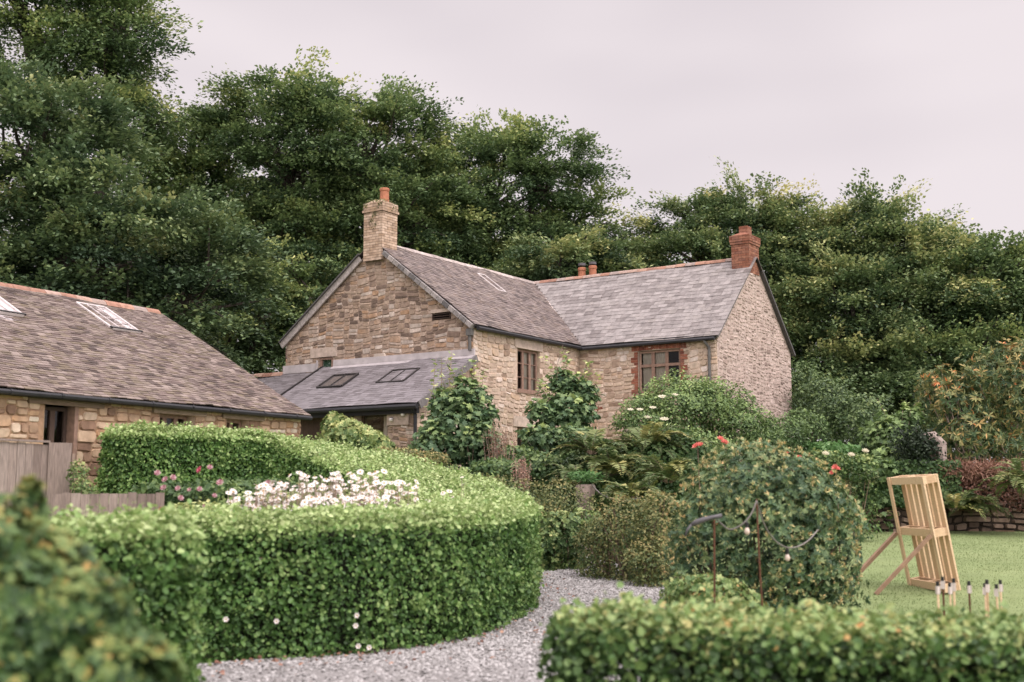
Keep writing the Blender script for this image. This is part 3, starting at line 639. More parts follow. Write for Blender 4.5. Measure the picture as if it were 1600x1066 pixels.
# chimneys
def chimney(a0, a1, b0, b1, z0, z1, mt, mj, cap, steps, pots, seed, flaunch=True):
    mb = MB()
    for (o, U, Nv, L) in (((a0, b0, 0), ay, -ax, b1 - b0), ((a0, b0, 0), ax, -ay, a1 - a0), ((a1, b0, 0), ay, ax, b1 - b0), ((a0, b1, 0), ax, ay, a1 - a0)):
        bricks(mb, o, U, Nv, 0, L, z0, z1 - cap, seed=seed)
    z = z1 - cap
    for (dz, e) in steps:
        mb.box(a0 - e + .004, a1 + e - .004, b0 - e + .004, b1 + e - .004, z, z + dz, m=1)
        for (o, U, Nv, L) in (((a0 - e, b0 - e, 0), ay, -ax, b1 - b0 + 2 * e), ((a0 - e, b0 - e, 0), ax, -ay, a1 - a0 + 2 * e), ((a1 + e, b0 - e, 0), ay, ax, b1 - b0 + 2 * e), ((a0 - e, b1 + e, 0), ax, ay, a1 - a0 + 2 * e)):
            bricks(mb, o, U, Nv, 0, L, z + .002, z + dz - .002, seed=seed + 1, bhh=min(dz, .075))
        z += dz
    if flaunch:
        e = steps[-1][1] - .03
        mb.add([(a0 - e, b0 - e, z), (a1 + e, b0 - e, z), (a1 + e, b1 + e, z), (a0 - e, b1 + e, z), (a0 + .2, b0 + .2, z + .12), (a1 - .2, b0 + .2, z + .12), (a1 - .2, b1 - .2, z + .12), (a0 + .2, b1 - .2, z + .12)], [(0, 1, 5, 4), (1, 2, 6, 5), (2, 3, 7, 6), (3, 0, 4, 7), (4, 5, 6, 7)], 0, .3)
    ch = mb.build('chimney', [M[mt], M[mj]], house)
    for (pa, pb, h, r) in pots:
        p = MB(); p.lathe((pa, pb, z + .02), [(r * 1.1, 0), (r, .06), (r * .88, h * .8), (r * 1.0, h * .82), (r * 1.02, h * .93), (r * .95, h), (r * .7, h), (r * .7, h - .2)], 14)
        p.build('chimney_pot', [M['pot']], ch, smooth=False)
    return ch
ch = chimney(-.15, .52, 3.10, 3.77, 8.2, 9.88, 'brick_pale', 'joint_pale', .28, [(.075, .035), (.205, .014)], [(.25, 3.36, .46, .14)], 21)
ch['label'] = 'tall pale brick chimney with mossy top and one terracotta pot'
n = 500; P = np.stack([rng.uniform(-.17, .54, n), rng.uniform(3.08, 3.79, n), 9.88 + .09 * rnd(n)], -1)
k_ = rng.integers(0, 7, 220); cc = np.array([(-.17, 3.35, 9.62), (-.17, 3.35, 9.5), (-.17, 3.47, 9.35), (-.17, 3.38, 9.22), (-.19, 3.7, 9.8), (-.19, 3.15, 9.8), (.2, 3.0, 9.75)])
P = np.concatenate([P, cc[k_] + nrm(size=(220, 3)) * [.01, .05, .05]])
scatter('moss', P, nrm(size=(len(P), 3)), .045, T_DIAMOND, M['lf_heath'], ch, rnd(len(P)) * .7, kind='stuff')
ch = chimney(7.8, 8.55, -4.54, -3.98, 8.25, 9.42, 'brick_orange', 'joint_red', .28, [(.075, .03), (.205, .045)], [], 31)
ch['label'] = 'orange-red brick chimney at the end of the right wing'
p = MB(); 
for zz in range(3): p.box(8.02, 8.33, -4.42, -4.14, 9.50 + zz * .08, 9.575 + zz * .08)
p.box(8.03, 8.32, -4.41, -4.15, 9.42, 9.74); p.build('chimney_pot', [M['brick_orange']], ch)
ch = chimney(9.2, 9.9, 1.55, 2.6, 7.9, 8.75, 'brick_orange', 'joint_red', .1, [(.1, .03)], [(9.45, 1.85, .62, .14), (9.45, 2.28, .6, .14)], 41)
ch['label'] = 'low chimney behind the ridge with two terracotta pots'
for b_ in (1.85, 2.28):
    c = MB(); c.lathe((9.45, b_, 9.42), [(.10, 0), (.13, .02), (.13, .1), (.0, .11)], 10); c.build('cowl', [M['grey_metal']], ch)
# lean-to ------------------------------------------------------------
LA = -2.45; LZ0, LZ1 = 3.88, 5.27
def lp(a, b, h=0): return np.array([a, b, LZ1 + (LZ1 - LZ0) * a / 2.45]) + np.array([-.49, 0, .87]) * h
SL = np.array([2.45, 0, LZ1 - LZ0]); sll = np.linalg.norm(SL)
mb = MB(); mb.obox(lp(LA, -.08, -.10), (0, 5.45, 0), SL, np.array([-.49, 0, .87]) * .10, 0, .5)
mb.obox(lp(LA + .1, 5.38, -.22), (0, 3.1, 0), SL * .96, np.array([-.49, 0, .87]) * .10, 0, .5)
lr = mb.build('lean_to_roof', [M['under']], house)
slates('slates', lr, lp(LA - .04, -.10, .004), ay, SL, sll + .02, lambda v: 0, lambda v: 5.45, .125, .25, 'slate_lean', 6, rag=.003, thick=.009, lab='neat grey slates of the lean-to')
slates('slates', lr, lp(LA + .06, 5.42, -.11), ay, SL, sll * .95, lambda v: 0, lambda v: 3.1, .125, .25, 'slate_lean', 7, rag=.003, thick=.009)
mb = MB(); mb.beam(lp(LA, 5.37, .02), lp(0, 5.37, .02), .06, .10, a=0); mb.build('verge', [M['frame_dark']], lr)
mb = MB(); mb.beam(lp(LA, -.12, -.06), lp(-.02, -.12, -.06), .03, .20, a=0.3); mb.build('verge', [M['verge']], lr)
mb = MB(); mb.box(-.045, -.002, -.06, 4.95, 5.30, 5.47, a=.8); mb.obox(lp(-.17, -.06, .03), (0, 5.0, 0), SL * .07, (0, 0, .015), 0, .4)
mb.box(-.045, -.002, 5.55, 6.95, 5.18, 5.42, a=.6); mb.build('flashing', [M['lead']], lr)
mb = MB(); mb.box(-.10, -.045, 5.53, 5.56, 5.0, 5.5); mb.build('lead_upstand', [M['lead']], lr)
ridge(lr, (-.02, 6.95, 5.22), (-.02, 8.5, 5.22), 'ridge', .12)
rooflight(lr, [lp(-1.34, 4.32), lp(-1.34, 3.42), lp(-.66, 3.42), lp(-.66, 4.32)], 'frame_dark', 'roofglass_dark', 2, .05, .055)
rooflight(lr, [lp(-1.30, 2.22), lp(-1.30, 1.30), lp(-.62, 1.30), lp(-.62, 2.22)], 'frame_dark', 'roofglass_dark', 2, .05, .055)
mb = MB(); mb.tube([(LA - .1, -.15, LZ0 - .09), (LA - .1, 5.4, LZ0 - .09)], .065, 8); mb.box(LA + .0, LA + .1, -.06, 5.4, LZ0 - .25, LZ0 - .1, a=0); mb.build('gutter', [M['gutter']], lr)
wall('lean_to_wall', house, (-2.3, 0, 0), ay, -ax, .1, 4.9, 1.2, lambda s: 3.80, holes=[(.98, 2.0, 1.4, 3.70), (2.12, 4.7, 1.4, 3.70)], seed=15, zst=1.7, bh=(.1, .2), sw=(.15, .4), reveal=.25)
wall('lean_to_side_wall', house, (-2.3, .1, 0), ax, -ay, 0, 2.3, 1.2, lambda s: 3.8 + s * .565, seed=17, zst=1.7, mats=('mortar_front', 'stone_front'))
mb = MB(); mb.box(-2.35, -2.27, .28, .98, 3.36, 3.66, a=.2); mb.build('lintel', [M['lintel']], house)
window(house, (-2.3, 0, 0), ay, -ax, 1.0, 1.98, 1.42, 3.68, 1, 1, .2, curtains=[(1.02, 1.3, 1.6)], mt='timber_dark', sill=False, lab='dark doorway window under the lean-to eave')
mb = MB()
for k in range(13): mb.box(-2.12, -2.08, 2.14 + k * .195, 2.14 + k * .195 + .185, 1.4, 3.7)
mb.build('plank_screen', [M['timber_dark']], house)
mb = MB(); mb.tube([(LA - .06, .06, 3.76), (-2.38, .04, 3.6), (-2.38, .04, 1.8)], .045, 8); mb.build('downpipe', [M['gutter']], house)
for k, (b_, z_) in enumerate(((.80, 3.50), (.42, 3.62))):
    q = HW(-2.4, b_, z_)
    t = thing('wall_lamp', ['lower round white lamp on the stone pier under the lean-to eave', 'upper small white lamp under the lean-to gutter near its black downpipe'][k], 'lamp', tuple(q), group='lamps on the lean-to')
    m_ = MB(); m_.lathe(q - up * .055, [(0, 0), (.045, .012), (.06, .05), (.045, .09), (.0, .1)], 10); m_.build('globe', [M['pt_white']], t, smooth=True)
    m_ = MB(); m_.tube([q + up * .03, q + E1 * .09 + up * .03], .03, 8); m_.build('bracket', [M['grey_metal']], t)

# ================================================================== BARN
F1 = np.array([.49497968, .86890455, 0]); F2 = np.array([-.86890455, .49497968, 0]); BO = np.array([-4.48, 25.76, 0])
BROT = math.atan2(F1[1], F1[0])
barn = thing('barn', 'low stone barn on the left with long mossy slate roof and glazed rooflights', 'barn', (BO[0], BO[1], 0), BROT)
BE, BRZ, BRB, BL = 3.35, 5.80, 4.37, -12.0
def bholes(): return [(-6.56, -5.86, 1.9, 3.10), (-4.02, -3.12, 2.45, 3.12), (-2.25, -1.62, 2.5, 3.12)]
wall('front_wall', barn, (0, 0, 0), ax, -ay, BL, 0, .8, lambda s: BE, holes=bholes(), seed=23, zst=1.0, mats=('mortar_barn', 'stone_barn'), bh=(.24, .42), sw=(.2, .62), split=.7, lay=.15, wk=.25, proud=(.012, .04), joint=.016, reveal=.35)
wall('end_wall', barn, (0, 0, 0), ay, ax, 0, 2 * BRB, .8, lambda s: BE + (BRZ - BE) * (1 - abs(s - BRB) / BRB) - .04, brk=[BRB], seed=24, zst=1.0, mats=('mortar_barn', 'stone_barn'), bh=(.2, .34), sw=(.25, .6))
mb = MB(); mb.add([(BL, 0, .8), (BL, 2 * BRB, .8), (BL, 2 * BRB, BE), (BL, BRB, BRZ), (BL, 0, BE)], [(0, 1, 2, 3, 4)]); mb.add([(BL, 2 * BRB, .8), (0, 2 * BRB, .8), (0, 2 * BRB, BE), (BL, 2 * BRB, BE)], [(0, 1, 2, 3)])
mb.build('back_wall', [M['mortar_barn']], barn)
bs_ = (BRZ - BE) / BRB; SB = np.array([0, BRB + .15, (BRB + .15) * bs_]); sbl = np.linalg.norm(SB); NB = np.cross(ax, SB / sbl)
def bp(a, b, h=0): return np.array([a, b, BE + bs_ * b]) + NB * h
mb = MB(); mb.obox((BL, -.15, BE - .15 * bs_ - .08), (-BL + .08, 0, 0), SB, (0, 0, .08), 0, .5)
mb.obox((BL, 2 * BRB + .15, BE - .15 * bs_ - .08), (-BL + .08, 0, 0), SB * [1, -1, 1], (0, 0, .08), 0, .5)
br = mb.build('roof', [M['under']], barn)
slates('slates', br, (BL, -.17, BE - .15 * bs_ + .01), ax, SB, sbl, lambda v: 0, lambda v: -BL + .12, .095, .19, 'slate_barn', 9, rag=.016, thick=.014)
slates('slates', br, (BL, 2 * BRB + .17, BE - .15 * bs_ + .01), ax, SB * [1, -1, 1], sbl, lambda v: 0, lambda v: -BL + .12, .19, .5, 'slate_barn', 10)
ridge(br, (BL, BRB, BRZ + .06), (.05, BRB, BRZ + .06), 'ridge', .13, .4)
mb = MB(); mb.tube([(BL, -.20, BE - .11), (.1, -.20, BE - .12)], .048, 8)
for k in range(12): mb.tube([(BL + .6 + k, -.20, BE - .112), (BL + .64 + k, -.20, BE - .112)], .056, 8)
mb.build('gutter', [M['gutter']], br)
for (a0, a1, b0, b1) in ((-2.62, -1.86, 2.90, 4.0), (-5.6, -4.84, 2.86, 3.96), (-9.0, -8.2, 2.9, 4.0)):
    r_ = rooflight(br, [bp(a0, b0), bp(a1, b0), bp(a1, b1), bp(a0, b1)], 'frame_pale', 'roofglass', 3, .07, .06)
    mb = MB(); q0 = bp(a0 - .05, b0 - .02, .085); mb.obox(q0, (a1 - a0 + .1, 0, 0), SB / sbl * .05, NB * .03, 0, 0); mb.build('sill', [M['frame_dark']], r_)
    patch('lead_apron', r_, [bp(a0 - .08, b0 - .22), bp(a1 + .15, b0 - .22), bp(a1 + .08, b0 - .03), bp(a0 - .05, b0 - .03)], 'lead', .02, .014)
for (a0, a1) in ((-6.9, -5.35), (-4.2, -2.85), (-2.4, -1.2)):
    mb = MB(); mb.obox((a0, -.065, 3.10), (a1 - a0, 0, 0), (0, .3, 0), (0, 0, .105)); mb.build('lintel', [M['lintel_wood']], barn)
window(barn, (0, 0, 0), ax, -ay, -6.54, -5.95, 1.92, 3.08, 2, 1, .22, mt='timber_dark', sill=False, lab='tall dark framed two-light barn window')
mb = MB(); mb.box(-5.94, -5.865, -.02, .25, 1.9, 3.1); mb.build('door_post', [M['timber_frame']], barn)
window(barn, (0, 0, 0), ax, -ay, -4.0, -3.14, 2.47, 3.1, 3, 1, .22, mt='timber_frame', sill=False)
window(barn, (0, 0, 0), ax, -ay, -2.23, -1.64, 2.52, 3.1, 2, 1, .22, mt='timber_frame', sill=False)

# ================================================================== VEGETATION BUILDERS
def gpt(p): return np.array([p[0], p[1], float(gz(p[0], p[1]))])
def tree(label, lobes, seed, mt='lf_tree', dens=1.0, base=None, trunk_r=.45, size=(.11, .21), pad=1.2, name='beech_tree', group='trees of the wood behind the farmhouse', floor=.0, bare=.25):
    global rng
    r = np.random.default_rng(seed)
    L = []
    for (u, v, D, ru, rv) in lobes:
        c = W(u, v, D); k = D / F; L.append((c, np.array([ru * k, max(ru, rv) * k * .8, rv * k])))
    cx = np.mean([l[0] for l in L], 0)
    b = gpt(base if base is not None else cx)
    t = thing(name, label, 'tree', tuple(b), group=group)
    Pd, Dd, Sz = [], [], []
    for i, (c, rr) in enumerate(L):
        area = 4 * math.pi * ((rr[0] * rr[1]) ** 1.6 / 3 + (rr[0] * rr[2]) ** 1.6 / 3 + (rr[1] * rr[2]) ** 1.6 / 3) ** (1 / 1.6)
        npd = int(area * 1.05 * dens / pad ** 2) + 8
        d = unit(r.normal(size=(npd, 3)) + [0, -.25, .15]); rad = r.uniform(.80, 1.02, npd); inn = r.random(npd) < .25; rad[inn] = r.uniform(.35, .75, inn.sum())
        rad *= 1 + .13 * noise3(d * 2.2, 1, seed + i)
        p = c + d * rr * rad[:, None]
        keep = p[:, 2] > b[2] + floor
        for j, (c2, r2) in enumerate(L):
            if j != i: keep &= (((p - c2) / r2) ** 2).sum(1) > .45
        keep &= noise3(p, .9, seed) > -.72
        Pd.append(p[keep]); Dd.append(d[keep])
    Pd = np.concatenate(Pd); Dd = np.concatenate(Dd); m = len(Pd)
    nl = 420
    U = Dd * [1, 1, .12]; U += r.normal(size=U.shape) * .25; U[:, 2] = Dd[:, 2] * .45 + r.normal(size=m) * .12; U = unit(U)
    Wv = unit(np.cross(U, [0, 0, 1.]) + 1e-4); Nv = np.cross(Wv, U)
    ln = pad * r.uniform(.7, 1.5, m)
    K = 7
    twa = r.uniform(-1.15, 1.15, (m, K)); twl = r.uniform(.55, 1.1, (m, K)) * np.cos(twa * .55)
    ti = r.integers(0, K, (m, nl)); tt_ = r.random((m, nl)) ** .75
    ang = np.take_along_axis(twa, ti, 1); le = np.take_along_axis(twl, ti, 1) * ln[:, None] * 1.5 * tt_
    lat = r.normal(size=(m, nl)) * .13 * pad; vert = r.normal(size=(m, nl)) * .13 * pad
    xx = le * np.cos(ang) - .45 * ln[:, None]; yy = le * np.sin(ang) + lat; zz = vert - .13 * le ** 2 / ln[:, None] + .05 * np.sin(xx * 3 + yy * 4)
    P = Pd[:, None] + xx[..., None] * U[:, None] + yy[..., None] * Wv[:, None] + zz[..., None] * Nv[:, None]
    P = P.reshape(-1, 3)
    Nl = np.repeat(Nv, nl, 0) * .8 + [0, 0, .5] + r.normal(size=P.shape) * .55
    Dl = np.repeat(U, nl, 0) + r.normal(size=P.shape) * .7
    pv = .33 + .17 * r.normal(size=m) + .20 * np.clip(Dd[:, 2], -.5, 1)  # upward-facing sprays paler: light from above painted into leaf colour
    var = np.repeat(pv, nl) + .10 * r.normal(size=len(P)) + .30 * (tt_.ravel() - .6) + .35 * np.clip(zz.ravel() / pad, -.4, .4)  # twig tips lighter as young leaves; spray tops lighter as painted light
    scatter('crown', P, Nl, r.uniform(*size, len(P)), T_DIAMOND, M[mt], t, var, D=Dl)
    mb = MB(); top = max(l[0][2] for l in L); hh = top - b[2]
    fork = b + (cx - b) * [.3, .3, 0] + up * hh * .35
    mb.tube([b - up * .2, b + up * .6 + r.normal(size=3) * .05, (b + fork) / 2 + r.normal(size=3) * .2, fork], [trunk_r * 1.35, trunk_r, trunk_r * .85, trunk_r * .7], 9)
    for (c, rr) in L:
        mid = (fork + c) / 2 + r.normal(size=3) * .5 + up * .4
        mb.tube([fork - up * .3, mid, c], [trunk_r * .55, trunk_r * .36, trunk_r * .18], 7)
        near = np.argsort(((Pd - c) ** 2).sum(1))
        k = int(len(Pd) * bare / len(L)) + 4
        sel = r.choice(near[:max(k * 2, 12)], min(k, len(near[:max(k * 2, 12)])), replace=False)
        for s_ in sel:
            q = Pd[s_]; md = c * .45 + q * .55 + r.normal(size=3) * .25 - up * .15
            mb.tube([c + (mid - c) * r.uniform(0, .5), md, q + U[s_] * ln[s_] * .5], [.10, .055, .015], 5)
    mb.build('trunk', [M['bark']], t)
    return t
def ells(spec):
    out = []
    for (u, v, D, ru, rv) in spec:
        k = D / F; out.append((W(u, v, D), np.array([ru * k, max(ru * .9, rv * .5) * k, rv * k])))
    return out
def shrub(name, label, cat, spec, n, size, T, mt, seed, shell=.13, vlo=0., vhi=.75, stems=10, stem_m='stem', group=None, up_bias=.35, down=0., lump=.16, tips=.25, flowers=None, rosette=None, skirt=True, inner=.3):
    r = np.random.default_rng(seed); E = ells(spec)
    c0 = np.mean([e[0] for e in E], 0); b = gpt(c0)
    t = thing(name, label, cat, tuple(b), group=group)
    wts = np.array([e[1][0] * e[1][2] for e in E]); wts /= wts.sum()
    k = r.choice(len(E), n, p=wts); C0 = np.array([e[0] for e in E])[k]; RR = np.array([e[1] for e in E])[k]
    d = unit(r.normal(size=(n, 3))); 
    rad = 1 - np.abs(r.normal(size=n)) * shell
    ins = r.random(n) < inner; rad[ins] = r.uniform(.4, .9, ins.sum())
    lm = 1 + lump * noise3(d * 2.6, 1, seed) + lump * .6 * noise3(d * 6, 1, seed + 3)
    P = C0 + d * RR * (rad * lm)[:, None]
    P[:, 2] = np.maximum(P[:, 2], gz(P[:, 0], P[:, 1]) + .03 + r.random(n) * .1)
    if skirt:
        lo = (d[:, 2] < -.1) & (r.random(n) < .6); P[lo, 2] = P[lo, 2] + (gz(P[lo, 0], P[lo, 1]) + .04 - P[lo, 2]) * r.random(lo.sum()) ** .6
    gap = noise3(P, 3.2 / max(.5, E[0][1][0]) , seed + 1) > -.7
    P, d, rad = P[gap], d[gap], rad[gap]; n = len(P)
    Nl = d * .8 + [0, 0, up_bias] + r.normal(size=(n, 3)) * .5
    Dl = d + [0, 0, -down] + r.normal(size=(n, 3)) * .6
    var = vlo + (vhi - vlo) * r.random(n) + tips * (np.clip(d[:, 2], -.3, 1) * (rad > .85)) + .1 * noise3(P, 4, seed)
    S = r.uniform(size * .7, size * 1.3, n)
    if rosette:
        q = rosette; P = np.repeat(P, q, 0); S = np.repeat(S, q); dd = np.repeat(unit(d + r.normal(size=d.shape) * .3), q, 0); var = np.repeat(var, q)
        a = r.normal(size=P.shape); a = unit(a - dd * (a * dd).sum(1, keepdims=True))
        Dl = a + dd * r.uniform(.1, .8, len(P))[:, None]; Nl = dd - a * .3; var = var + r.normal(size=len(P)) * .06
        young = r.random(len(P)) < .07; var[young] += .35; Dl[young] = a[young] * .5 + dd[young]
    scatter('foliage', P, Nl, S, T, M[mt], t, var, D=Dl)
    if stems:
        mb = MB()
        for i in range(stems):
            e = E[r.integers(len(E))]; dd = unit(r.normal(size=3) + [0, 0, .8]); q = e[0] + dd * e[1] * .85
            s0_ = gpt(c0 + (e[0] - c0) * [.6, .6, 0] + r.normal(size=3) * [.1, .1, 0] * e[1][0])
            md = (s0_ + q) / 2 + r.normal(size=3) * .12 * e[1][0]
            mb.tube([s0_ - up * .05, md, q], [.012 + .012 * e[1][2], .01 + .006 * e[1][2], .005], 5)
        mb.build('stems', [M[stem_m]], t)
    return t, E
def flower_mesh(name, petals, r0, mt, cm='pt_centre', cup=.25, layers=1):
    mb = MB(); 
    for L in range(layers):
        rr = r0 * (1 - .28 * L); cu = cup + .55 * L
        for k in range(petals):
            a = 2 * math.pi * (k + .5 * L) / petals; w2 = math.pi / petals * .95
            pt = lambda q, rad, h: (math.cos(q) * rad, math.sin(q) * rad, h)
            mb.add([pt(a, rr * .12, 0), pt(a - w2, rr * .7, rr * cu * .6), pt(a, rr, rr * cu), pt(a + w2, rr * .7, rr * cu * .6)], [(0, 1, 2, 3)], 0, random.random())
    mb.lathe((0, 0, 0), [(r0 * .26, r0 * .02), (r0 * .22, r0 * .16), (0, r0 * .2)], 8, m=1)
    me_o = mb.build(name, [M[mt], M[cm]])
    me = me_o.data; bpy.data.objects.remove(me_o); return me
def flower_at(me, parent, p, nv, s=1.0, name='flower'):
    o = bpy.data.objects.new(name, me); scn.collection.objects.link(o); o.parent = parent
    o.location = tuple(np.array(p) - offset_of(parent)); o.rotation_mode = 'QUATERNION'
    o.rotation_quaternion = Vector(nv).to_track_quat('Z', 'Y'); o.scale = (s, s, s); return o

def hedge(label, path, hw, mt, n, leaf, seed, top_l=.72, side=.30, name='hedge', core='hedge_core', spr=.08, rnd_top=.35, group=None, T=T_BROAD, shoot=.0, wm=None, tz=.83):
    """path: (x, y, z_bottom, z_top)"""
    r = np.random.default_rng(seed); p = np.array(path, float)
    seg = np.r_[0, np.cumsum(np.linalg.norm(np.diff(p[:, :2], axis=0), axis=1))]; Lt = seg[-1]; m = max(int(Lt / .12), 8)
    # smooth resample
    q = np.linspace(0, Lt, m); C_ = np.stack([np.interp(q, seg, p[:, i]) for i in range(4)], -1); HW_ = np.interp(q, seg, wm if wm else np.ones(len(p))) * hw
    for _ in range(45): C_[1:-1] = (C_[:-2] + 2 * C_[1:-1] + C_[2:]) / 4
    tg = unit(np.gradient(C_[:, :2], axis=0)); nr = np.stack([tg[:, 1], -tg[:, 0]], -1)
    t = thing(name, label, 'hedge', (C_[m // 2, 0], C_[m // 2, 1], C_[m // 2, 2]), group=group)
    hm = float((C_[:, 3] - C_[:, 2]).mean())
    def prof(a):   # a in 0..1 from outer foot over the top to inner foot -> (lateral -1..1, height 0..1, normal lat, normal up)
        per = 2 * hm + 2 * hw; d = a * per
        lat = np.where(d < hm, 1.0, np.where(d < hm + 2 * hw, 1 - (d - hm) / hw, -1.0)); hgt = np.where(d < hm, d / hm, np.where(d < hm + 2 * hw, 1.0, 1 - (d - hm - 2 * hw) / hm))
        nl_ = np.where(d < hm, 1., np.where(d < hm + 2 * hw, 0., -1.)); nu = np.where((d >= hm) & (d < hm + 2 * hw), 1., 0.)
        # round the shoulders
        e = np.clip((np.abs(lat) - (1 - rnd_top * .5)) / (rnd_top * .5), 0, 1) * (hgt > .97)
        hgt = hgt - e ** 2 * rnd_top * .25 * hw / hm
        f = np.clip((hgt * hm - (hm - rnd_top * .3)) / (rnd_top * .3), 0, 1); lat = lat * (1 - .12 * f ** 2 * (np.abs(lat) > .95))
        return lat, hgt, nl_, nu
    cap_frac = math.pi * hw / (Lt + math.pi * hw)
    iscap = r.random(n) < cap_frac
    a = r.random(n); lat, hg, nl_, nu = prof(a)
    u = r.random(n) * (m - 1); u[iscap] = np.where(r.random(iscap.sum()) < .5, 0, m - 1)
    i0 = np.clip(u.astype(int), 0, m - 2); fr = u - i0
    c = C_[i0] * (1 - fr[:, None]) + C_[i0 + 1] * fr[:, None]; T_ = tg[i0]; Nr = nr[i0]
    ph = r.uniform(0, math.pi / 2, n)  # caps: sweep
    capdir = np.where(u < 1, -1., 1.)
    latd = np.where(iscap[:, None], Nr * (np.cos(ph) * np.sign(lat))[:, None] + T_ * (capdir * np.sin(ph))[:, None], Nr * np.sign(lat)[:, None])
    amp = np.abs(lat) * (HW_[i0] * (1 - fr) + HW_[i0 + 1] * fr)
    xy = c[:, :2] + latd * amp[:, None]
    z = c[:, 2] + (c[:, 3] - c[:, 2]) * hg
    P = np.column_stack([xy, z]); Nn = np.column_stack([latd * np.abs(nl_)[:, None], nu])
    stray = (r.random(n) < .04) * r.random(n) * .09
    disp = .05 * noise3(P, 3, seed) + .045 * noise3(P, 7, seed + 1) + .02 * noise3(P, 17, seed + 2) - np.abs(r.normal(size=n)) * spr + .02 + stray
    if shoot: disp = disp + (nu > .5) * (r.random(n) ** 5) * shoot
    P = P + Nn * disp[:, None]
    Nl = Nn + [0, 0, .35] + r.normal(size=(n, 3)) * .85; Dl = Nn * .4 + [0, 0, .2] + r.normal(size=(n, 3))
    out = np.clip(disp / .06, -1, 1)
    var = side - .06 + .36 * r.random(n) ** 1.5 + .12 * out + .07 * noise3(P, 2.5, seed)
    tw = np.maximum(nu, sstep(tz, 1.0, hg)); var = var * (1 - tw) + (top_l + .22 * r.normal(size=n) * .6) * tw  # top leaves paler: young shoots plus light from above painted in
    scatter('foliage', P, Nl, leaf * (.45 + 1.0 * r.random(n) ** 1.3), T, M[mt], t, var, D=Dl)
    # dark woody core
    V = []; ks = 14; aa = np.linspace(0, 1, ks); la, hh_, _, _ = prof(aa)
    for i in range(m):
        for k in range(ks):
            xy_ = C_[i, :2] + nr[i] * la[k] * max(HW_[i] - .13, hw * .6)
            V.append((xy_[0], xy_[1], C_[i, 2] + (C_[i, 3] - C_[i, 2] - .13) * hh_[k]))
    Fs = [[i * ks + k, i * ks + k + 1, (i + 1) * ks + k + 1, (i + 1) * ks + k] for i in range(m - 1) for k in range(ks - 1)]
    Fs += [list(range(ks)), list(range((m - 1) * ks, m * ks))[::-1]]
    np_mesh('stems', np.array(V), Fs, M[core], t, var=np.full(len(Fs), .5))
    return t
def fern(label, c, n, length, seed, mt='lf_fern', group='ferns', vb=.35, name='fern', rise=.9, front=None, cat='fern'):
    r = np.random.default_rng(seed); t = thing(name, label, cat, tuple(c), group=group)
    P, Nn, D, S, Vr = [], [], [], [], []; mb = MB()
    for i in range(n):
        az = r.uniform(0, 2 * math.pi); L = length * r.uniform(.65, 1.1); el = r.uniform(.5, 1.35) * rise
        h = np.array([math.cos(az), math.sin(az), 0]); K = 26; pts = []
        cur = np.array(c, float) + h * .05; ang = el
        for k in range(K + 1):
            pts.append(cur.copy()); cur = cur + (h * math.cos(ang) + up * math.sin(ang)) * L / K; ang -= r.uniform(.03, .075) * (1 + k / K)
        pts = np.array(pts); mb.tube(pts[::3], [.008, .007, .006, .005, .005, .004, .003, .002, .002][:len(pts[::3])], 4, a=.5)
        base = vb + r.normal() * .15
        tn = unit(np.gradient(pts, axis=0)); sd_ = unit(np.cross(tn, up)); nn2 = np.cross(sd_, tn)
        for k in range(3, K + 1):
            wv = L * .21 * math.sin(math.pi * (k / K) ** .8 * .93 + .12)
            for sgn in (-1, 1):
                P.append(pts[k]); Nn.append(nn2[k] + r.normal(size=3) * .15); D.append(sd_[k] * sgn + tn[k] * .45 - up * .15); S.append(wv); Vr.append(base + r.normal() * .08)
    scatter('fronds', np.array(P), np.array(Nn), np.array(S), (T_DIAMOND[0] * [.62, 1, 1], T_DIAMOND[1]), M[mt], t, np.array(Vr), D=np.array(D))
    mb.build('stalks', [M['stem']], t)
    return t

# ================================================================== TREES
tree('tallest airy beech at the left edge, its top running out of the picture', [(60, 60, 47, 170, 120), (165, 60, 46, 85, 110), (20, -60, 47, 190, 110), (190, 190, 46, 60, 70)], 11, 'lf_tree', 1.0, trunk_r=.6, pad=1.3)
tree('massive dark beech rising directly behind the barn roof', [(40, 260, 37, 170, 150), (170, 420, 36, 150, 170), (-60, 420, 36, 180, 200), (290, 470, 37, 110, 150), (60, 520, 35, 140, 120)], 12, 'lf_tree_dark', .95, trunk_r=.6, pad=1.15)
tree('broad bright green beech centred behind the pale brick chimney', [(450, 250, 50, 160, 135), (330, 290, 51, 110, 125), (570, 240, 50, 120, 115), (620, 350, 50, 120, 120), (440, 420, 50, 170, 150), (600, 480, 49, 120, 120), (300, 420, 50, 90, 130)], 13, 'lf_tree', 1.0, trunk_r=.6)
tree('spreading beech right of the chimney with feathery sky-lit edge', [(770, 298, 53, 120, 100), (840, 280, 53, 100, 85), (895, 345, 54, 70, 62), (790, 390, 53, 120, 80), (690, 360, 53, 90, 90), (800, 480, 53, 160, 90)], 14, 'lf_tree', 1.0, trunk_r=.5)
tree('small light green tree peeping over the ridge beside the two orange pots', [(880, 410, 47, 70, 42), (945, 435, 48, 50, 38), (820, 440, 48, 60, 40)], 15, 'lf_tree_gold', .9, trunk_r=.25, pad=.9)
tree('domed beech with golden tips behind the orange-red chimney', [(1095, 375, 54, 100, 76), (1180, 368, 53, 110, 72), (1010, 440, 54, 50, 55), (1260, 410, 52, 110, 90), (1120, 440, 53, 170, 80)], 16, 'lf_tree_gold', 1.0, trunk_r=.55)
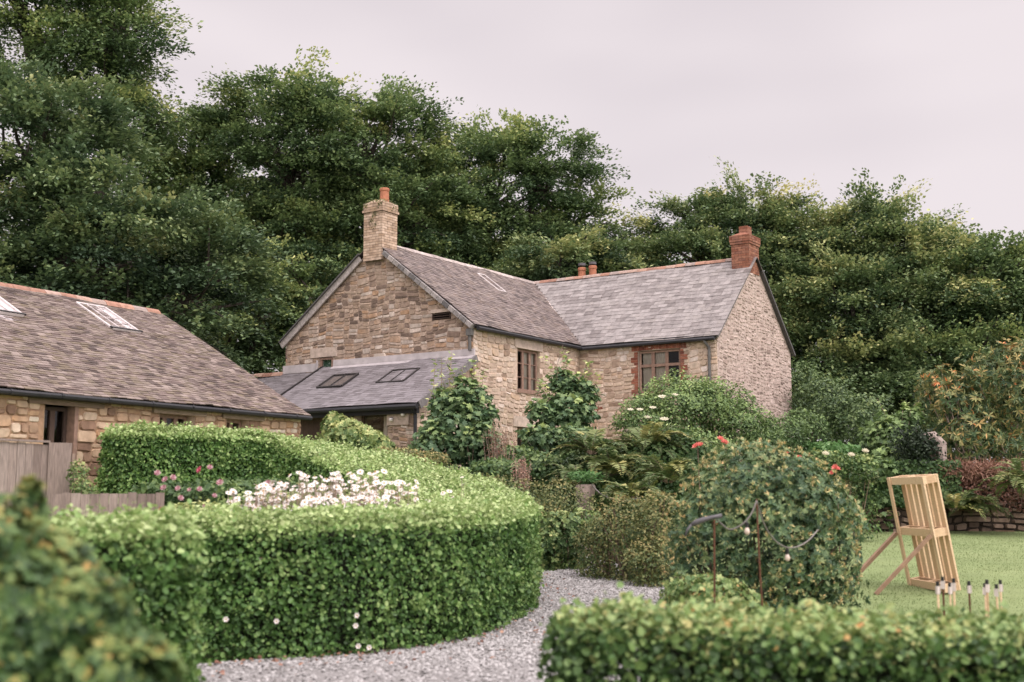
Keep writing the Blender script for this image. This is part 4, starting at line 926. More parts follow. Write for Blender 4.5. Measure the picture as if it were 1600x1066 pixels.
tree('wide layered beech beside the right gable, boughs sweeping to the ground', [(1370, 400, 51, 95, 85), (1330, 500, 49, 120, 110), (1450, 480, 50, 110, 130), (1280, 610, 48, 75, 100), (1390, 610, 47, 120, 90), (1240, 520, 50, 60, 110)], 17, 'lf_tree_gold', 1.0, trunk_r=.6, floor=.3)
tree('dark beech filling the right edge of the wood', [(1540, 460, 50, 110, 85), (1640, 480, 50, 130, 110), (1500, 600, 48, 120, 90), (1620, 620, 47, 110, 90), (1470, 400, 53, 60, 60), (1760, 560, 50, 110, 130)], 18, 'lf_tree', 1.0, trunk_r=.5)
tree('shadowy understorey tree between the barn roof and the house gable', [(400, 500, 43, 80, 90), (330, 550, 42, 80, 70), (480, 470, 45, 60, 80), (250, 560, 41, 90, 60)], 19, 'lf_tree', .9, trunk_r=.3, pad=1.0)
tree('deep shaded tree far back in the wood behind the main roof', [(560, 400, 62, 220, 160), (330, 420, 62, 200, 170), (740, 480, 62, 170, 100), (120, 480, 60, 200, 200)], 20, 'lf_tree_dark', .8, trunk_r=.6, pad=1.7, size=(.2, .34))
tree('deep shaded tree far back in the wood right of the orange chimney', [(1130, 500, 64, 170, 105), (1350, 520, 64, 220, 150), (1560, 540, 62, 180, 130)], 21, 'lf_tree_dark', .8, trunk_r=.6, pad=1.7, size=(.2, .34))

# ================================================================== HEDGES
hB = [(-2.75, 12.6, 0, 1.36), (-1.9, 12.85, 0, 1.37), (-1.15, 13.6, 0.02, 1.38), (-.72, 14.9, .05, 1.40), (-.50, 16.4, .12, 1.43), (-.62, 18.2, .22, 1.57), (-1.3, 19.7, .45, 1.86), (-2.35, 20.9, .9, 2.24), (-3.7, 21.9, 1.3, 2.55), (-4.9, 21.7, 1.5, 2.68), (-5.8, 20.9, 1.5, 2.66), (-6.1, 20.3, 1.5, 2.66)]
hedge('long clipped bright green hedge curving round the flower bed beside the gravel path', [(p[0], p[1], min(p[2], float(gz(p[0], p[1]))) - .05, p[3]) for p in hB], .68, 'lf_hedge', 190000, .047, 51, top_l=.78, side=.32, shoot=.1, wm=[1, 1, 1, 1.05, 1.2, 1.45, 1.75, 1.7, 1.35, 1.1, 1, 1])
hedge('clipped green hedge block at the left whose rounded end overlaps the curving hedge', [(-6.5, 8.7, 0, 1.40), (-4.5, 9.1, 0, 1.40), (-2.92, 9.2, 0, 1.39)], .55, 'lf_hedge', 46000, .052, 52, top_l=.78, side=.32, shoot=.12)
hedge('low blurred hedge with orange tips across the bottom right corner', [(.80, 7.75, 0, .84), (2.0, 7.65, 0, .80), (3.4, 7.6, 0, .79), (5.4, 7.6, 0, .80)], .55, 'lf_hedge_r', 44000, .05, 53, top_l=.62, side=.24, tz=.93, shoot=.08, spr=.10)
cE = [W(u, v, D) for u, v, D in ((1175, 684, 36), (1250, 692, 34.5), (1350, 704, 32.5))]
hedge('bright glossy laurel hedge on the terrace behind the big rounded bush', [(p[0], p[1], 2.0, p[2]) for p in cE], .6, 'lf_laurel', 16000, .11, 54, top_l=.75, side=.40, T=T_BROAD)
# flowers peeping out of the curving hedge
fm_s = flower_mesh('small_flower', 6, .026, 'pt_white', 'pt_centre', .3)
fm_o = flower_mesh('small_flower', 6, .026, 'grass_bl', 'pt_centre', .3)
hcur = bpy.data.objects['hedge']
for (u, v, D) in ((408, 872, 12.2), (353, 968, 11.9), (432, 971, 12.1), (558, 962, 12.2), (556, 978, 12.2), (560, 1010, 12.2), (577, 1012, 12.25)):
    flower_at(fm_s, hcur, W(u, v, D - .08), (rng.normal() * .3, -1, .3), 1.15)

n = 900; r_ = np.random.default_rng(77); k_ = r_.random(n)
q_ = np.stack([np.interp(k_, np.linspace(0, 1, 90), A_[:, j]) for j in (0, 1)], -1) + np.abs(r_.normal(size=(n, 2))) * [.42, -.1]
w2_ = r_.random(n) < .25; q_[w2_, 0] += r_.random(w2_.sum()) * 2.2
scatter('fallen_leaves', np.column_stack([q_, gz(q_[:, 0], q_[:, 1]) + .055]), r_.normal(size=(n, 3)) * .35 + up, r_.uniform(.025, .055, n), T_BROAD, M['lf_dead'], None, .2 + .8 * r_.random(n), kind='stuff')
# ================================================================== FOREGROUND BUSH
shrub('evergreen_bush', 'large out-of-focus bush with orange tips in the bottom left corner', 'bush',
      [(20, 1020, 4.6, 180, 180), (-70, 960, 4.7, 200, 180), (180, 1085, 4.4, 95, 105), (65, 910, 4.7, 80, 75), (0, 870, 4.9, 70, 60), (45, 810, 4.9, 20, 60), (110, 985, 4.5, 90, 85)],
      12000, .042, T_DIAMOND, 'lf_fg', 61, rosette=6, vlo=.03, vhi=.58, tips=.36, stems=26, shell=.1, lump=.14)

# ================================================================== BIG SHRUBS ON THE RIGHT
big, bigE = shrub('evergreen_bush', 'big rounded evergreen bush with buff bud tips at the centre right', 'bush',
      [(1192, 828, 15.5, 140, 132), (1120, 830, 15.4, 78, 85), (1268, 825, 15.5, 70, 92), (1285, 880, 15.3, 55, 66), (1105, 885, 15.3, 66, 70), (1170, 765, 15.6, 82, 68), (1225, 770, 15.7, 74, 66), (1240, 905, 15.1, 80, 60)],
      6200, .066, T_LEAF, 'lf_rosette', 62, rosette=8, vlo=.06, vhi=.52, tips=.10, stems=16, shell=.12, lump=.21, inner=.35)
r = np.random.default_rng(5)
# buff bud tips
P = []
for i in range(1150):
    e = bigE[r.integers(len(bigE))]; d = unit(r.normal(size=3) + [0, -.3, .35]); p = e[0] + d * e[1] * 1.03
    if all((((p - f[0]) / f[1]) ** 2).sum() > .9 for f in bigE if f is not e): P.append(np.r_[p, d])
P = np.array(P); P = np.repeat(P, 9, 0); dd = P[:, 3:] * .5 + [0, 0, .8] + r.normal(size=(len(P), 3)) * .45
scatter('bud_tips', P[:, :3] + r.normal(size=(len(P), 3)) * .006, r.normal(size=(len(P), 3)), r.uniform(.03, .06, len(P)), T_LEAF, M['lf_rosette'], big, .74 + .14 * r.normal(size=len(P)), D=dd)
fm_red = flower_mesh('coral_flower', 8, .05, 'pt_red', 'pt_red', .6, 2)
for (u, v, D, s) in ((1090, 697, 20, 1.25), (1131, 692, 20, 1.3), (1238, 712, 19, 1.15), (1306, 736, 19, 1.25)):
    p = W(u, v, D); g0 = gpt(p)
    t = thing('coral_flower_plant', {1090: 'leftmost coral bloom standing just above the big rounded bush', 1131: 'larger coral bloom at the top of the big rounded bush', 1238: 'coral bloom behind the right shoulder of the big rounded bush', 1306: 'lowest coral-red bloom right of the big rounded bush'}[u], 'flower', tuple(g0), group='coral blooms around the big bush')
    for k in range(3): flower_at(fm_red, t, p + r.normal(size=3) * [.05, .03, .03], (r.normal() * .4, -.5, .8), s)
    mb = MB(); mb.tube([g0, (g0 + p) / 2 + [.03, 0, 0], p], [.012, .01, .007], 5)
    mb.build('stem', [M['stem']], t)
    q = g0 + (p - g0) * r.random((60, 1)) * .92 + r.normal(size=(60, 3)) * [.10, .10, .03]
    scatter('leaves', q, r.normal(size=(60, 3)) + [0, 0, .8], .08, T_DIAMOND, M['lf_small'], t, r.random(60) * .6)
shrub('low_shrub', 'yellow-green mound of a shrub in front of the big rounded bush', 'shrub',
      [(1110, 940, 13.2, 68, 42), (1060, 930, 13.4, 26, 34), (1150, 955, 13.2, 45, 35)], 1500, .05, T_DIAMOND, 'lf_hedge_r', 63, rosette=6, vlo=.35, vhi=.72, tips=.08, stems=8, lump=.12)
# path-side shrubs
shrub('heather_shrub', 'long low shrub with russet haze right behind the curving hedge', 'shrub', [(800, 790, 22.5, 75, 42), (870, 800, 22.3, 60, 48), (760, 775, 23, 45, 30), (850, 830, 21.8, 40, 40)], 11000, .055, T_DIAMOND, 'lf_heath', 64, vlo=.05, vhi=.55, tips=.3, stems=14)
shrub('rounded_shrub', 'glossy green shrub at the far edge of the gravel path', 'shrub', [(880, 835, 21.3, 42, 38), (915, 825, 21.5, 30, 30), (860, 850, 21, 22, 22)], 1300, .07, T_DIAMOND, 'lf_small', 65, rosette=6, vlo=.1, vhi=.5, tips=.25, stems=8)
shrub('twiggy_shrub', 'olive brown twiggy shrub between the path and the big rounded bush', 'shrub', [(980, 835, 19.8, 66, 56), (1030, 830, 19.2, 50, 60), (935, 850, 20, 38, 40), (1020, 875, 18.8, 45, 36)], 13000, .052, T_DIAMOND, 'lf_heath', 66, vlo=.12, vhi=.7, tips=.2, stems=34, stem_m='stem', lump=.18)
# hydrangea-like with cream flowers further right
t, E_ = shrub('leafy_plant', 'small leafy shrub with cream flower heads below the laurel hedge', 'shrub', [(1290, 725, 27, 35, 22), (1340, 730, 27.5, 30, 22)], 3000, .07, T_BROAD, 'lf_small', 67, vlo=.1, vhi=.5, stems=5)
fm_cream = flower_mesh('cream_flower', 9, .09, 'pt_cream', 'pt_cream', .4, 2)
for (u, v) in ((1290, 710), (1330, 712), (1352, 706)): flower_at(fm_cream, t, W(u, v, 26.4), (0, -.5, .8), 1.0)
# terrace shrubs in front of the house
def upright(label, spec, topshoots, seed, n=5200, name='sycamore_sapling', mt='lf_sycamore'):
    t, E_ = shrub(name, label, 'shrub', spec, n, .135, T_PALM, mt, seed, vlo=.10, vhi=.5, tips=.25, stems=14, down=.5, up_bias=.6, lump=.38, shell=.2, stem_m='stem_pale')
    r = np.random.default_rng(seed); P, Dd = [], []; mb = MB()
    for (u, v0, v1, D, sp) in topshoots:
        for k in range(sp):
            a = W(u + r.normal() * 10, v0, D); b = W(u + r.normal() * 16, v1 + r.uniform(-8, 22), D + r.normal() * .2); mb.tube([a, (a + b) / 2 + r.normal(size=3) * .05, b], [.012, .009, .004], 5)
            for q in range(9):
                f = (q + .5) / 9
                for s_ in (-1, 1):
                    dv = np.array([s_ * math.cos(q * 1.57), math.sin(q * 1.57) * s_, .35]); P.append(a + (b - a) * f + dv * .02); Dd.append(dv)
    P = np.array(P); Dd = np.array(Dd) + r.normal(size=P.shape) * .25
    scatter('top_leaves', P, np.array([0, 0, 1.]) + r.normal(size=P.shape) * .3, r.uniform(.07, .14, len(P)), T_PALM, M[mt], t, .72 + .18 * r.normal(size=len(P)), D=Dd)
    mb.build('top_shoots', [M['stem_pale']], t)
    return t
upright('dark leafy sapling with yellow top shoots at the corner of the lean-to', [(715, 665, 28.2, 50, 55), (680, 695, 27.8, 42, 30), (748, 695, 27.8, 36, 34), (732, 618, 28.4, 30, 28), (695, 635, 28.2, 26, 26), (755, 650, 28.2, 24, 24)], [(715, 620, 556, 28.4, 4), (745, 620, 556, 28.5, 3), (690, 630, 560, 28.2, 3), (672, 650, 600, 28.1, 2)], 71)
upright('tall leafy sapling right of the narrow casement window', [(885, 655, 30.2, 42, 44), (850, 690, 29.2, 40, 26), (912, 622, 30.4, 22, 30), (880, 605, 30.4, 24, 30), (848, 650, 30, 26, 24), (900, 690, 29.4, 36, 26)], [(880, 610, 540, 30.4, 4), (905, 610, 560, 30.5, 3), (850, 620, 580, 30.2, 3), (925, 625, 580, 30.6, 2)], 72)
shrub('flowering_elder', 'light green spreading bush with cream flower heads under the brick-edged window', 'shrub', [(1060, 640, 31.2, 78, 52), (1120, 645, 31.5, 66, 48), (1010, 665, 30.6, 55, 42), (1090, 612, 31.8, 40, 18), (1160, 665, 31, 52, 34), (1060, 700, 29.8, 90, 30)], 30000, .085, T_DIAMOND, 'lf_elder', 73, vlo=.12, vhi=.62, tips=.22, stems=30, lump=.22, shell=.16, stem_m='stem_pale')
eld = bpy.data.objects['flowering_elder']; fm_e = flower_mesh('flower_head', 9, .11, 'pt_cream', 'pt_cream', .12, 1)
for (u, v, D) in ((985, 640, 29.9), (1000, 640, 29.9), (1035, 620, 30.1), (1055, 617, 30.1), (1020, 637, 30), (1038, 655, 29.8), (1012, 652, 29.8)): flower_at(fm_e, eld, W(u, v, D), (0, -.4, .9), rng.uniform(.8, 1.3), 'flower_head')
shrub('leafy_bush', 'dark green bush filling the ground below the narrow casement window', 'shrub', [(800, 722, 28.0, 50, 26), (850, 738, 27.4, 52, 28), (930, 725, 28, 56, 40), (980, 750, 27, 60, 36), (780, 740, 26.5, 50, 22)], 16000, .085, T_BROAD, 'lf_small', 74, vlo=.02, vhi=.42, tips=.12, stems=12)
shrub('leafy_bush', 'dark shaded bush beneath the bracken beside the flower urn', 'shrub', [(960, 770, 25.5, 60, 36), (1020, 735, 26.5, 52, 50), (1060, 720, 27, 52, 48)], 10000, .08, T_BROAD, 'lf_small', 75, vlo=.0, vhi=.3, tips=.1, stems=8)
shrub('grey_green_bush', 'pale green bush against the foot of the right gable', 'shrub', [(1225, 680, 33.6, 42, 30), (1265, 672, 34.5, 30, 26), (1190, 690, 32.5, 40, 28), (1250, 655, 35, 22, 16)], 8000, .085, T_DIAMOND, 'lf_elder', 76, vlo=.08, vhi=.45, tips=.2, stems=10)
shrub('young_rhododendron', 'yellow-green rhododendron in front of the dark lean-to doorway', 'shrub', [(545, 690, 26.3, 45, 32), (525, 668, 26.5, 22, 20), (580, 695, 26, 28, 20), (600, 705, 25.8, 20, 15)], 1700, .11, T_DIAMOND, 'lf_small', 77, rosette=7, vlo=.25, vhi=.62, tips=.28, stems=8)
shrub('mixed_border', 'straggling red-tinged border plants below the lean-to downpipe', 'plant', [(630, 715, 25, 40, 14), (670, 722, 24.6, 36, 16), (600, 712, 25.2, 24, 12)], 3800, .06, T_DIAMOND, 'lf_heath', 78, vlo=.25, vhi=.85, tips=.1, stems=6)
shrub('small_shrub', 'thin green weed shrub beside the timber gate post', 'shrub', [(122, 745, 17.2, 15, 26), (130, 762, 17, 16, 14)], 900, .045, T_DIAMOND, 'lf_small', 79, vlo=.2, vhi=.6, stems=5)
# dried flower spikes
for i, (u, v0, v1, D, lab) in enumerate(((815, 755, 712, 25.6, 'pinkish dried plume clump below the narrow casement window'), (780, 740, 660, 27, 'tall tan dried seed spikes beside the dark lean-to sapling'))):
    r = np.random.default_rng(90 + i); c = gpt(W(u, v0, D)); t = thing('dried_plant', lab, 'plant', tuple(c), group='dried flower clumps'); mb = MB(); P = []
    for k in range(26):
        a = c + r.normal(size=3) * [.12, .1, 0]; b = W(u + r.normal() * (9 if i == 0 else 12), v1 + r.uniform(0, 20), D) ; mb.tube([a, (a + b) / 2, b], [.006, .005, .003], 4)
        f = r.uniform(.55, 1, (50, 1)); P.append(a + (b - a) * f + r.normal(size=(50, 3)) * .025)
    P = np.concatenate(P); scatter('plumes', P, r.normal(size=P.shape), .035, T_DIAMOND, M['lf_pink' if i == 0 else 'lf_dead'], t, r.random(len(P))); mb.build('stalks', [M['stem_pale']], t)
# ferns
fl = [(925, 700, 27.6, 22, 1.25, 'golden-backed fern right below the tall sapling'), (955, 735, 26.2, 20, 1.2, 'arching fern above the flower urn'), (1010, 700, 27.6, 24, 1.3, 'brown-tipped fern beneath the flowering bush'), (1045, 745, 25.5, 20, 1.15, 'fern just left of the big rounded bush'), (985, 770, 24.6, 18, 1.0, 'lowest fern over the dark hollow by the path shrubs'), (1075, 700, 28.5, 18, 1.1, 'fern behind the leftmost coral bloom'), (900, 745, 26, 16, .95, 'small fern left of the flower urn')]
for i, (u, v, D, n, L, lab) in enumerate(fl):
    c = W(u, v + 10, D - 1.0); fern(lab, c, n + 4, L * .92, 100 + i, vb=.40 + .05 * (i % 3), rise=1.05, group='ferns in the border before the house')
M['driftwood'] = mat('bare_wood', ev((0.158, 0.115, 0.094), (0.259, 0.202, 0.173), (0.317, 0.259, 0.230)), .9, 8, .35, .5, 25)
# plant urn on a stone pedestal with trailing leaves
c = W(915, 790, 24.0); g0 = gpt(c); hgt = W(915, 757, 24)[2] - g0[2]
t = thing('stone_urn', 'squat weathered stone urn planted with pale green leaves', 'urn', tuple(g0))
mb = MB(); mb.lathe(g0, [(.16, 0), (.16, .06), (.11, .12), (.12, hgt * .45), (.14, hgt * .6), (.17, hgt * .8), (.2, hgt * .97), (.17, hgt), (.14, hgt * .9)], 16, a=.4); mb.build('bowl', [M['driftwood']], t, smooth=True)
n = 420; r = np.random.default_rng(8); a = r.uniform(0, 6.28, n); q = g0 + up * hgt + np.stack([np.cos(a) * .3 * r.random(n), np.sin(a) * .25 * r.random(n), .04 + .2 * r.random(n)], -1)
scatter('leaves', q, r.normal(size=(n, 3)) * .5 + up, .11, T_LONG, M['lf_laurel'], t, .3 + .6 * r.random(n), D=np.stack([np.cos(a), np.sin(a), .5 + 0 * a], -1))

# ================================================================== RIGHT: retaining wall and plants
shrub('dense_shrub', 'dark shrub closing the gap between the right gable and the laurel hedge', 'shrub', [(1290, 640, 38, 50, 50), (1340, 660, 37, 60, 44), (1260, 620, 41, 30, 50)], 11000, .12, T_DIAMOND, 'lf_tree', 85, lump=.28, tips=.12, vlo=.0, vhi=.45, stems=6)
xw0, xw1, yw = 5.6, 17.5, 30.25
M['stone_dark'] = mat('damp_stone', ev((0.043, 0.031, 0.026), (0.114, 0.080, 0.059), (0.175, 0.123, 0.091), (0.236, 0.175, 0.132), (0.140, 0.088, 0.059)), .9, 7, .35, .6, 25, wide=(.7, .5))
M['soil'] = flat('dark_soil', (.035, .026, .02), .95)
rw = thing('retaining_wall', 'rough dark dry-stone retaining wall at the back of the lawn', 'wall', (11, yw, .7))
wall('stone_face', rw, (xw0, yw, 0), ax, -ay, 0, xw1 - xw0, .5, lambda s: 2.28 + .08 * math.sin(s * 1.3), brk=list(np.arange(.8, 11.7, .8)), seed=33, zst=.6, mats=('soil', 'stone_dark'), bh=(.22, .42), sw=(.25, .7), split=.5, proud=(.03, .10), joint=.035)
mb = MB(); mb.box(xw0, xw1, yw + .01, yw + .5, .5, 2.25, a=.5); mb.build('backing', [M['soil']], rw)
# dead vine matted on the wall top
n = 5200; r = np.random.default_rng(12)
x = r.uniform(10.6, 13.4, n); hang = np.abs(r.normal(size=n)) * .13; P = np.stack([x, yw - .08 - .18 * r.random(n) + .3 * (hang < .1), 2.38 - hang + .08 * noise3(np.stack([x, x, x], -1), 2)], -1)
dv = thing('dead_vine', 'matted reddish-brown dead vine hanging over the top of the retaining wall', 'vine', (11.5, yw - .1, 2.3))
scatter('dead_stalks', P, r.normal(size=(n, 3)), r.uniform(.12, .3, n), (T_DIAMOND[0] * [.13, 1, 1], T_DIAMOND[1]), M['lf_dead'], dv, r.random(n), D=r.normal(size=(n, 3)) * [1.2, .4, .8])
n = 2600; x = r.uniform(10.0, 13.4, n); P = np.stack([x, yw - .1 - .1 * r.random(n), 2.25 - 1.0 * r.random(n) ** 1.6], -1)
scatter('withered_leaves', P, r.normal(size=(n, 3)) * .6 - ay, .09, T_DIAMOND, M['lf_dead'], dv, r.random(n) * .16)
iv = thing('ivy', 'dark ivy and leaf litter hanging down the left part of the retaining wall', 'ivy', (9, yw - .1, 1.6))
n = 8000; x = r.uniform(7.0, 11.0, n); z = 1.35 + 1.1 * r.random(n); P = np.stack([x, yw - .12 - .12 * r.random(n), z], -1); P = P[noise3(P, 2.2, 3) > -.15 - .5 * (P[:, 2] - 1.6)]
scatter('leaves', P, r.normal(size=P.shape) * .6 + [0, -1, .4], .085, T_BROAD, M['lf_small'], iv, r.random(len(P)) * .35)
fern('pale green fern growing against the retaining wall right of the leaning pallet', W(1490, 800, 29.6), 26, 1.25, 120, vb=.4, rise=1.1, group='ferns on the retaining wall')
fern('second fern lower on the retaining wall behind the pallet', W(1520, 800, 29.7), 18, 1.0, 121, vb=.3, rise=.9, group='ferns on the retaining wall')
fern('large fern cut by the right edge of the picture', W(1606, 765, 28.8), 26, 1.35, 122, vb=.5, rise=1.1, group='ferns on the retaining wall')
fern('tiny fern in a joint low on the retaining wall', W(1378, 806, 29.9), 9, .38, 123, vb=.45, rise=.9, group='ferns on the retaining wall')
# stump with ivy
p = W(1460, 705, 30.6)
t = thing('tree_stump', 'pale broken tree stump with ivy at the top of the retaining wall', 'stump', (p[0], p[1], 2.3))
r = np.random.default_rng(3); mb = MB()
mb.tube([W(1452, 745, 30.7), W(1452, 715, 30.7), W(1456, 690, 30.7), W(1462, 680, 30.7)], [.30, .24, .2, .1], 9); mb.tube([W(1440, 684, 30.5), W(1458, 683, 30.5), W(1470, 694, 30.4), W(1473, 722, 30.3)], [.10, .16, .15, .10], 8); mb.tube([W(1418, 722, 30.5), W(1421, 700, 30.5), W(1432, 688, 30.5)], [.10, .10, .07], 7)
mb.build('trunk', [M['driftwood']], t)
n = 2600; P = W(1432, 705, 30.3) + r.normal(size=(n, 3)) * [.24, .16, .26]; scatter('ivy_leaves', P, r.normal(size=(n, 3)) - ay * .5, .07, T_BROAD, M['lf_ivy'], t, r.random(n))
upright('broad-leaved green sapling left of the broken stump', [(1385, 690, 31.4, 40, 42), (1400, 720, 30.8, 38, 30), (1370, 735, 30.2, 30, 22), (1420, 660, 31.8, 26, 24)], [(1375, 660, 630, 31.4, 2), (1425, 640, 612, 31.9, 2)], 81, n=2600, mt='lf_elder')
shrub('rhododendron', 'huge open rhododendron with orange leaves and twisted pale stems at the right edge', 'shrub', [(1560, 600, 33.5, 80, 62), (1490, 640, 33, 62, 60), (1610, 640, 33, 70, 80), (1520, 690, 32.4, 78, 38), (1600, 700, 31.6, 50, 30), (1465, 610, 33.6, 38, 36), (1600, 570, 33.8, 55, 40)], 3000, .17, T_LONG, 'lf_rhodo', 82, rosette=8, vlo=.05, vhi=.62, tips=.22, stems=46, stem_m='stem_pale', lump=.25, shell=.2)
shrub('trailing_plant', 'pale trailing undergrowth between the laurel hedge and the pallet', 'plant', [(1345, 745, 29.6, 30, 18), (1318, 775, 29.0, 22, 22)], 2200, .07, T_DIAMOND, 'lf_heath', 83, vlo=.05, vhi=.5, stems=5)

# ================================================================== FLOWER BED
from math import pi
def rose(label, c, wd, hgt, blooms, seed, n=6500):
    r = np.random.default_rng(seed); t = thing('rose_bush', label, 'rose bush', tuple(c), group='rose bushes in the flower bed'); mb = MB(); P = []
    for k in range(26):
        a = c + r.normal(size=3) * [wd * .2, .15, 0]; b = c + np.array([r.normal() * wd * .5, r.normal() * .25, hgt * r.uniform(.6, 1.1)])
        mb.tube([a, (a + b) / 2 + r.normal(size=3) * .05, b], [.008, .006, .003], 5); f = r.random((n // 26, 1)) ** .8; P.append(a + (b - a) * f + r.normal(size=(n // 26, 3)) * .10)
    P = np.concatenate(P); mb.build('stems', [M['stem_pale']], t)
    scatter('foliage', P, r.normal(size=P.shape) * .6 + up, r.uniform(.03, .065, len(P)), T_BROAD, M['lf_small'], t, r.random(len(P)) * .45)
    for (u, v, D, s, red) in blooms: flower_at(fm_rose2 if red else fm_rose, t, W(u, v, D), (r.normal() * .5, -.8, .6), s)
    return t
fm_rose = flower_mesh('rose_bloom', 7, .05, 'pt_pink', 'pt_pink', .45, 3)
M['pt_deep'] = leafmat('deep_pink_petal', (.50, .08, .15), (.62, .14, .22), trans=.2); fm_rose2 = flower_mesh('rose_bloom', 7, .05, 'pt_deep', 'pt_deep', .45, 3)
DD = 14.6
rose('pink rose bush against the end of the low plank wall', gpt(W(270, 800, DD)) , .5, .75, [(246, 740, DD, .9, 0), (259, 750, DD, .95, 0), (270, 747, DD, .9, 0), (256, 763, DD, .9, 0), (278, 764, DD, .8, 0), (252, 797, DD - .1, .9, 1), (282, 779, DD, .85, 0), (296, 766, DD, .6, 0)], 131)
rose('rose bush whose tallest stems carry pink blooms before the hedge', gpt(W(325, 800, DD)), .55, .85, [(313, 735, DD, 1.1, 1), (328, 731, DD, .8, 0), (344, 755, DD, 1.0, 0), (312, 765, DD, .8, 0), (335, 775, DD, .7, 0), (318, 792, DD, .6, 0), (419, 756, DD, 1., 0)], 132, 8000)
fm_d2 = flower_mesh('daisy', 9, .045, 'pt_white', 'pt_centre', -.35, 1)
fm_d = flower_mesh('daisy', 11, .045, 'pt_white', 'pt_centre', .10, 1)
dl = ['leftmost clump of white daisies next to the roses', 'white daisy clump just right of the leftmost one', 'white daisy clump low in the left half of the flower bed', 'dense white daisy clump at the middle of the bed', 'densest mound of white daisies, rising highest in the bed', 'white daisy clump at the front middle of the bed', 'white daisy clump at the right of the bed', 'few scattered white daisies rising over the hedge at the right']
dsp = [(385, 785, 14.8, 28, 18, 30), (430, 775, 15, 30, 24, 46), (470, 790, 14.7, 40, 15, 44), (500, 765, 15.2, 36, 26, 52), (555, 763, 15.3, 38, 26, 60), (560, 790, 14.7, 46, 14, 46), (615, 775, 15.2, 38, 22, 42), (0, 0, 0, 0, 0, 0)]
ddp = rng.integers
for i, (lab, (u, v, D, ru, rv, cnt)) in enumerate(zip(dl, dsp)):
    r = np.random.default_rng(140 + i)
    if cnt: pts = [W(u + r.uniform(-1, 1) * ru, v + r.uniform(-1, 1) * rv, D - .1 + r.normal() * .2) for _ in range(int(cnt * 1.4))]
    else: pts = [W(a, b, 16.6) for a, b in ((722, 746), (724, 757), (702, 768), (692, 770), (707, 776), (648, 762), (640, 790), (668, 782), (600, 737), (452, 742), (475, 744))]
    c = gpt(np.mean(pts, 0)); t = thing('daisy_clump', lab, 'daisies', tuple(c), group='clumps of white daisies'); mb = MB(); L = []
    for p in pts:
        g0 = gpt(p) + r.normal(size=3) * [.03, .03, 0]; mb.tube([g0, (g0 + p) / 2, p], [.004, .004, .003], 4)
        flower_at(fm_d if r.random() < .6 else fm_d2, t, p, (r.normal() * .4, -.55 + r.normal() * .35, 1), r.uniform(.6, 1.25), 'daisy')
        f = r.random((26, 1)); L.append(g0 + (p - g0) * f * .93 + r.normal(size=(26, 3)) * .035)
    L = np.concatenate(L); mb.build('stems', [M['stem_pale']], t)
    if cnt: L = np.concatenate([L, np.array([W(u + r.uniform(-1.1, 1.1) * ru, v + 6 + r.uniform(-1, 1.3) * rv, D + .25 + r.normal() * .2) for _ in range(350)]) - up * (.05 + .10 * r.random((350, 1)))])
    scatter('foliage', L, r.normal(size=L.shape), r.uniform(.03, .07, len(L)), T_LONG, M['lf_heath'], t, .3 + .55 * r.random(len(L)))
shrub('bed_planting', 'dark leafy planting behind the roses at the foot of the far hedge', 'plant', [(330, 775, 17.5, 90, 22), (420, 768, 18.6, 70, 18), (250, 775, 17.2, 40, 22)], 9000, .07, T_BROAD, 'lf_small', 151, vlo=.0, vhi=.4, tips=.08, stems=4)
shrub('bed_planting', 'green foliage filling the flower bed under the daisies', 'plant', [(480, 832, 15.4, 180, 34), (330, 820, 15.2, 110, 32), (620, 822, 15.8, 100, 30), (420, 790, 17.6, 150, 22), (560, 786, 18.0, 80, 20)], 20000, .06, T_BROAD, 'lf_small', 150, vlo=.2, vhi=.6, stems=4)

# ================================================================== TIMBER FENCES
def planks(label, p0, p1, ztop, zbot, n, seed, cap=None, name='plank_fence', wide_last=False, group=None):
    r = np.random.default_rng(seed); p0 = np.array(p0, float); p1 = np.array(p1, float); c = (p0 + p1) / 2
    t = thing(name, label, 'fence', (c[0], c[1], zbot), group=group); d = (p1 - p0) / n; nn3 = unit(np.array([d[1], -d[0], 0])); mb = MB()
    for k in range(n):
        a = p0 + d * k; h = ztop + r.uniform(-.015, .015); mb.obox(np.array([a[0], a[1], zbot]), np.array([d[0], d[1], 0]) * .955, nn3 * r.uniform(.022, .032), (0, 0, h - zbot))
    mb.build('planks', [M['plank']], t)
    mb = MB(); 
    for zz in (zbot + .15, ztop - .22): mb.obox(np.array([p0[0], p0[1], zz]) - nn3 * .045, np.append((p1 - p0)[:2], 0), nn3 * .04, (0, 0, .09))
    mb.build('rail', [M['plank']], t)
    if cap:
        mb = MB(); mb.obox(np.array([p0[0], p0[1], ztop + .018]) - nn3 * .04 - d[:3] * .3, np.array([(p1 - p0)[0], (p1 - p0)[1], 0]) * 1.02, nn3 * .1, (0, 0, .03), 0, .9); mb.build('cap', [M['plank']], t)
    return t
a, b = W(-40, 695, 16.3), W(76, 693, 17.3); planks('tall grey weathered plank fence at the left edge below the barn window', (a[0], a[1], 0), (b[0], b[1], 0), 2.33, .8, 9, 1, cap=True)
a, b = W(78, 693, 17.3), W(113, 692, 17.45)
t = thing('gate_post', 'wide pale grey board post closing the tall plank fence', 'post', (a[0], a[1], .8)); mb = MB(); mb.obox((a[0], a[1], .8), np.append((b - a)[:2], 0), (.01, -.06, 0), (0, 0, 1.55), 0, .95); mb.build('board', [M['plank']], t)
mb = MB(); mb.tube([(b[0] + .02, b[1], .8), (b[0] + .02, b[1], 2.2)], .03, 6); mb.build('edge_pole', [M['stem_pale']], t)
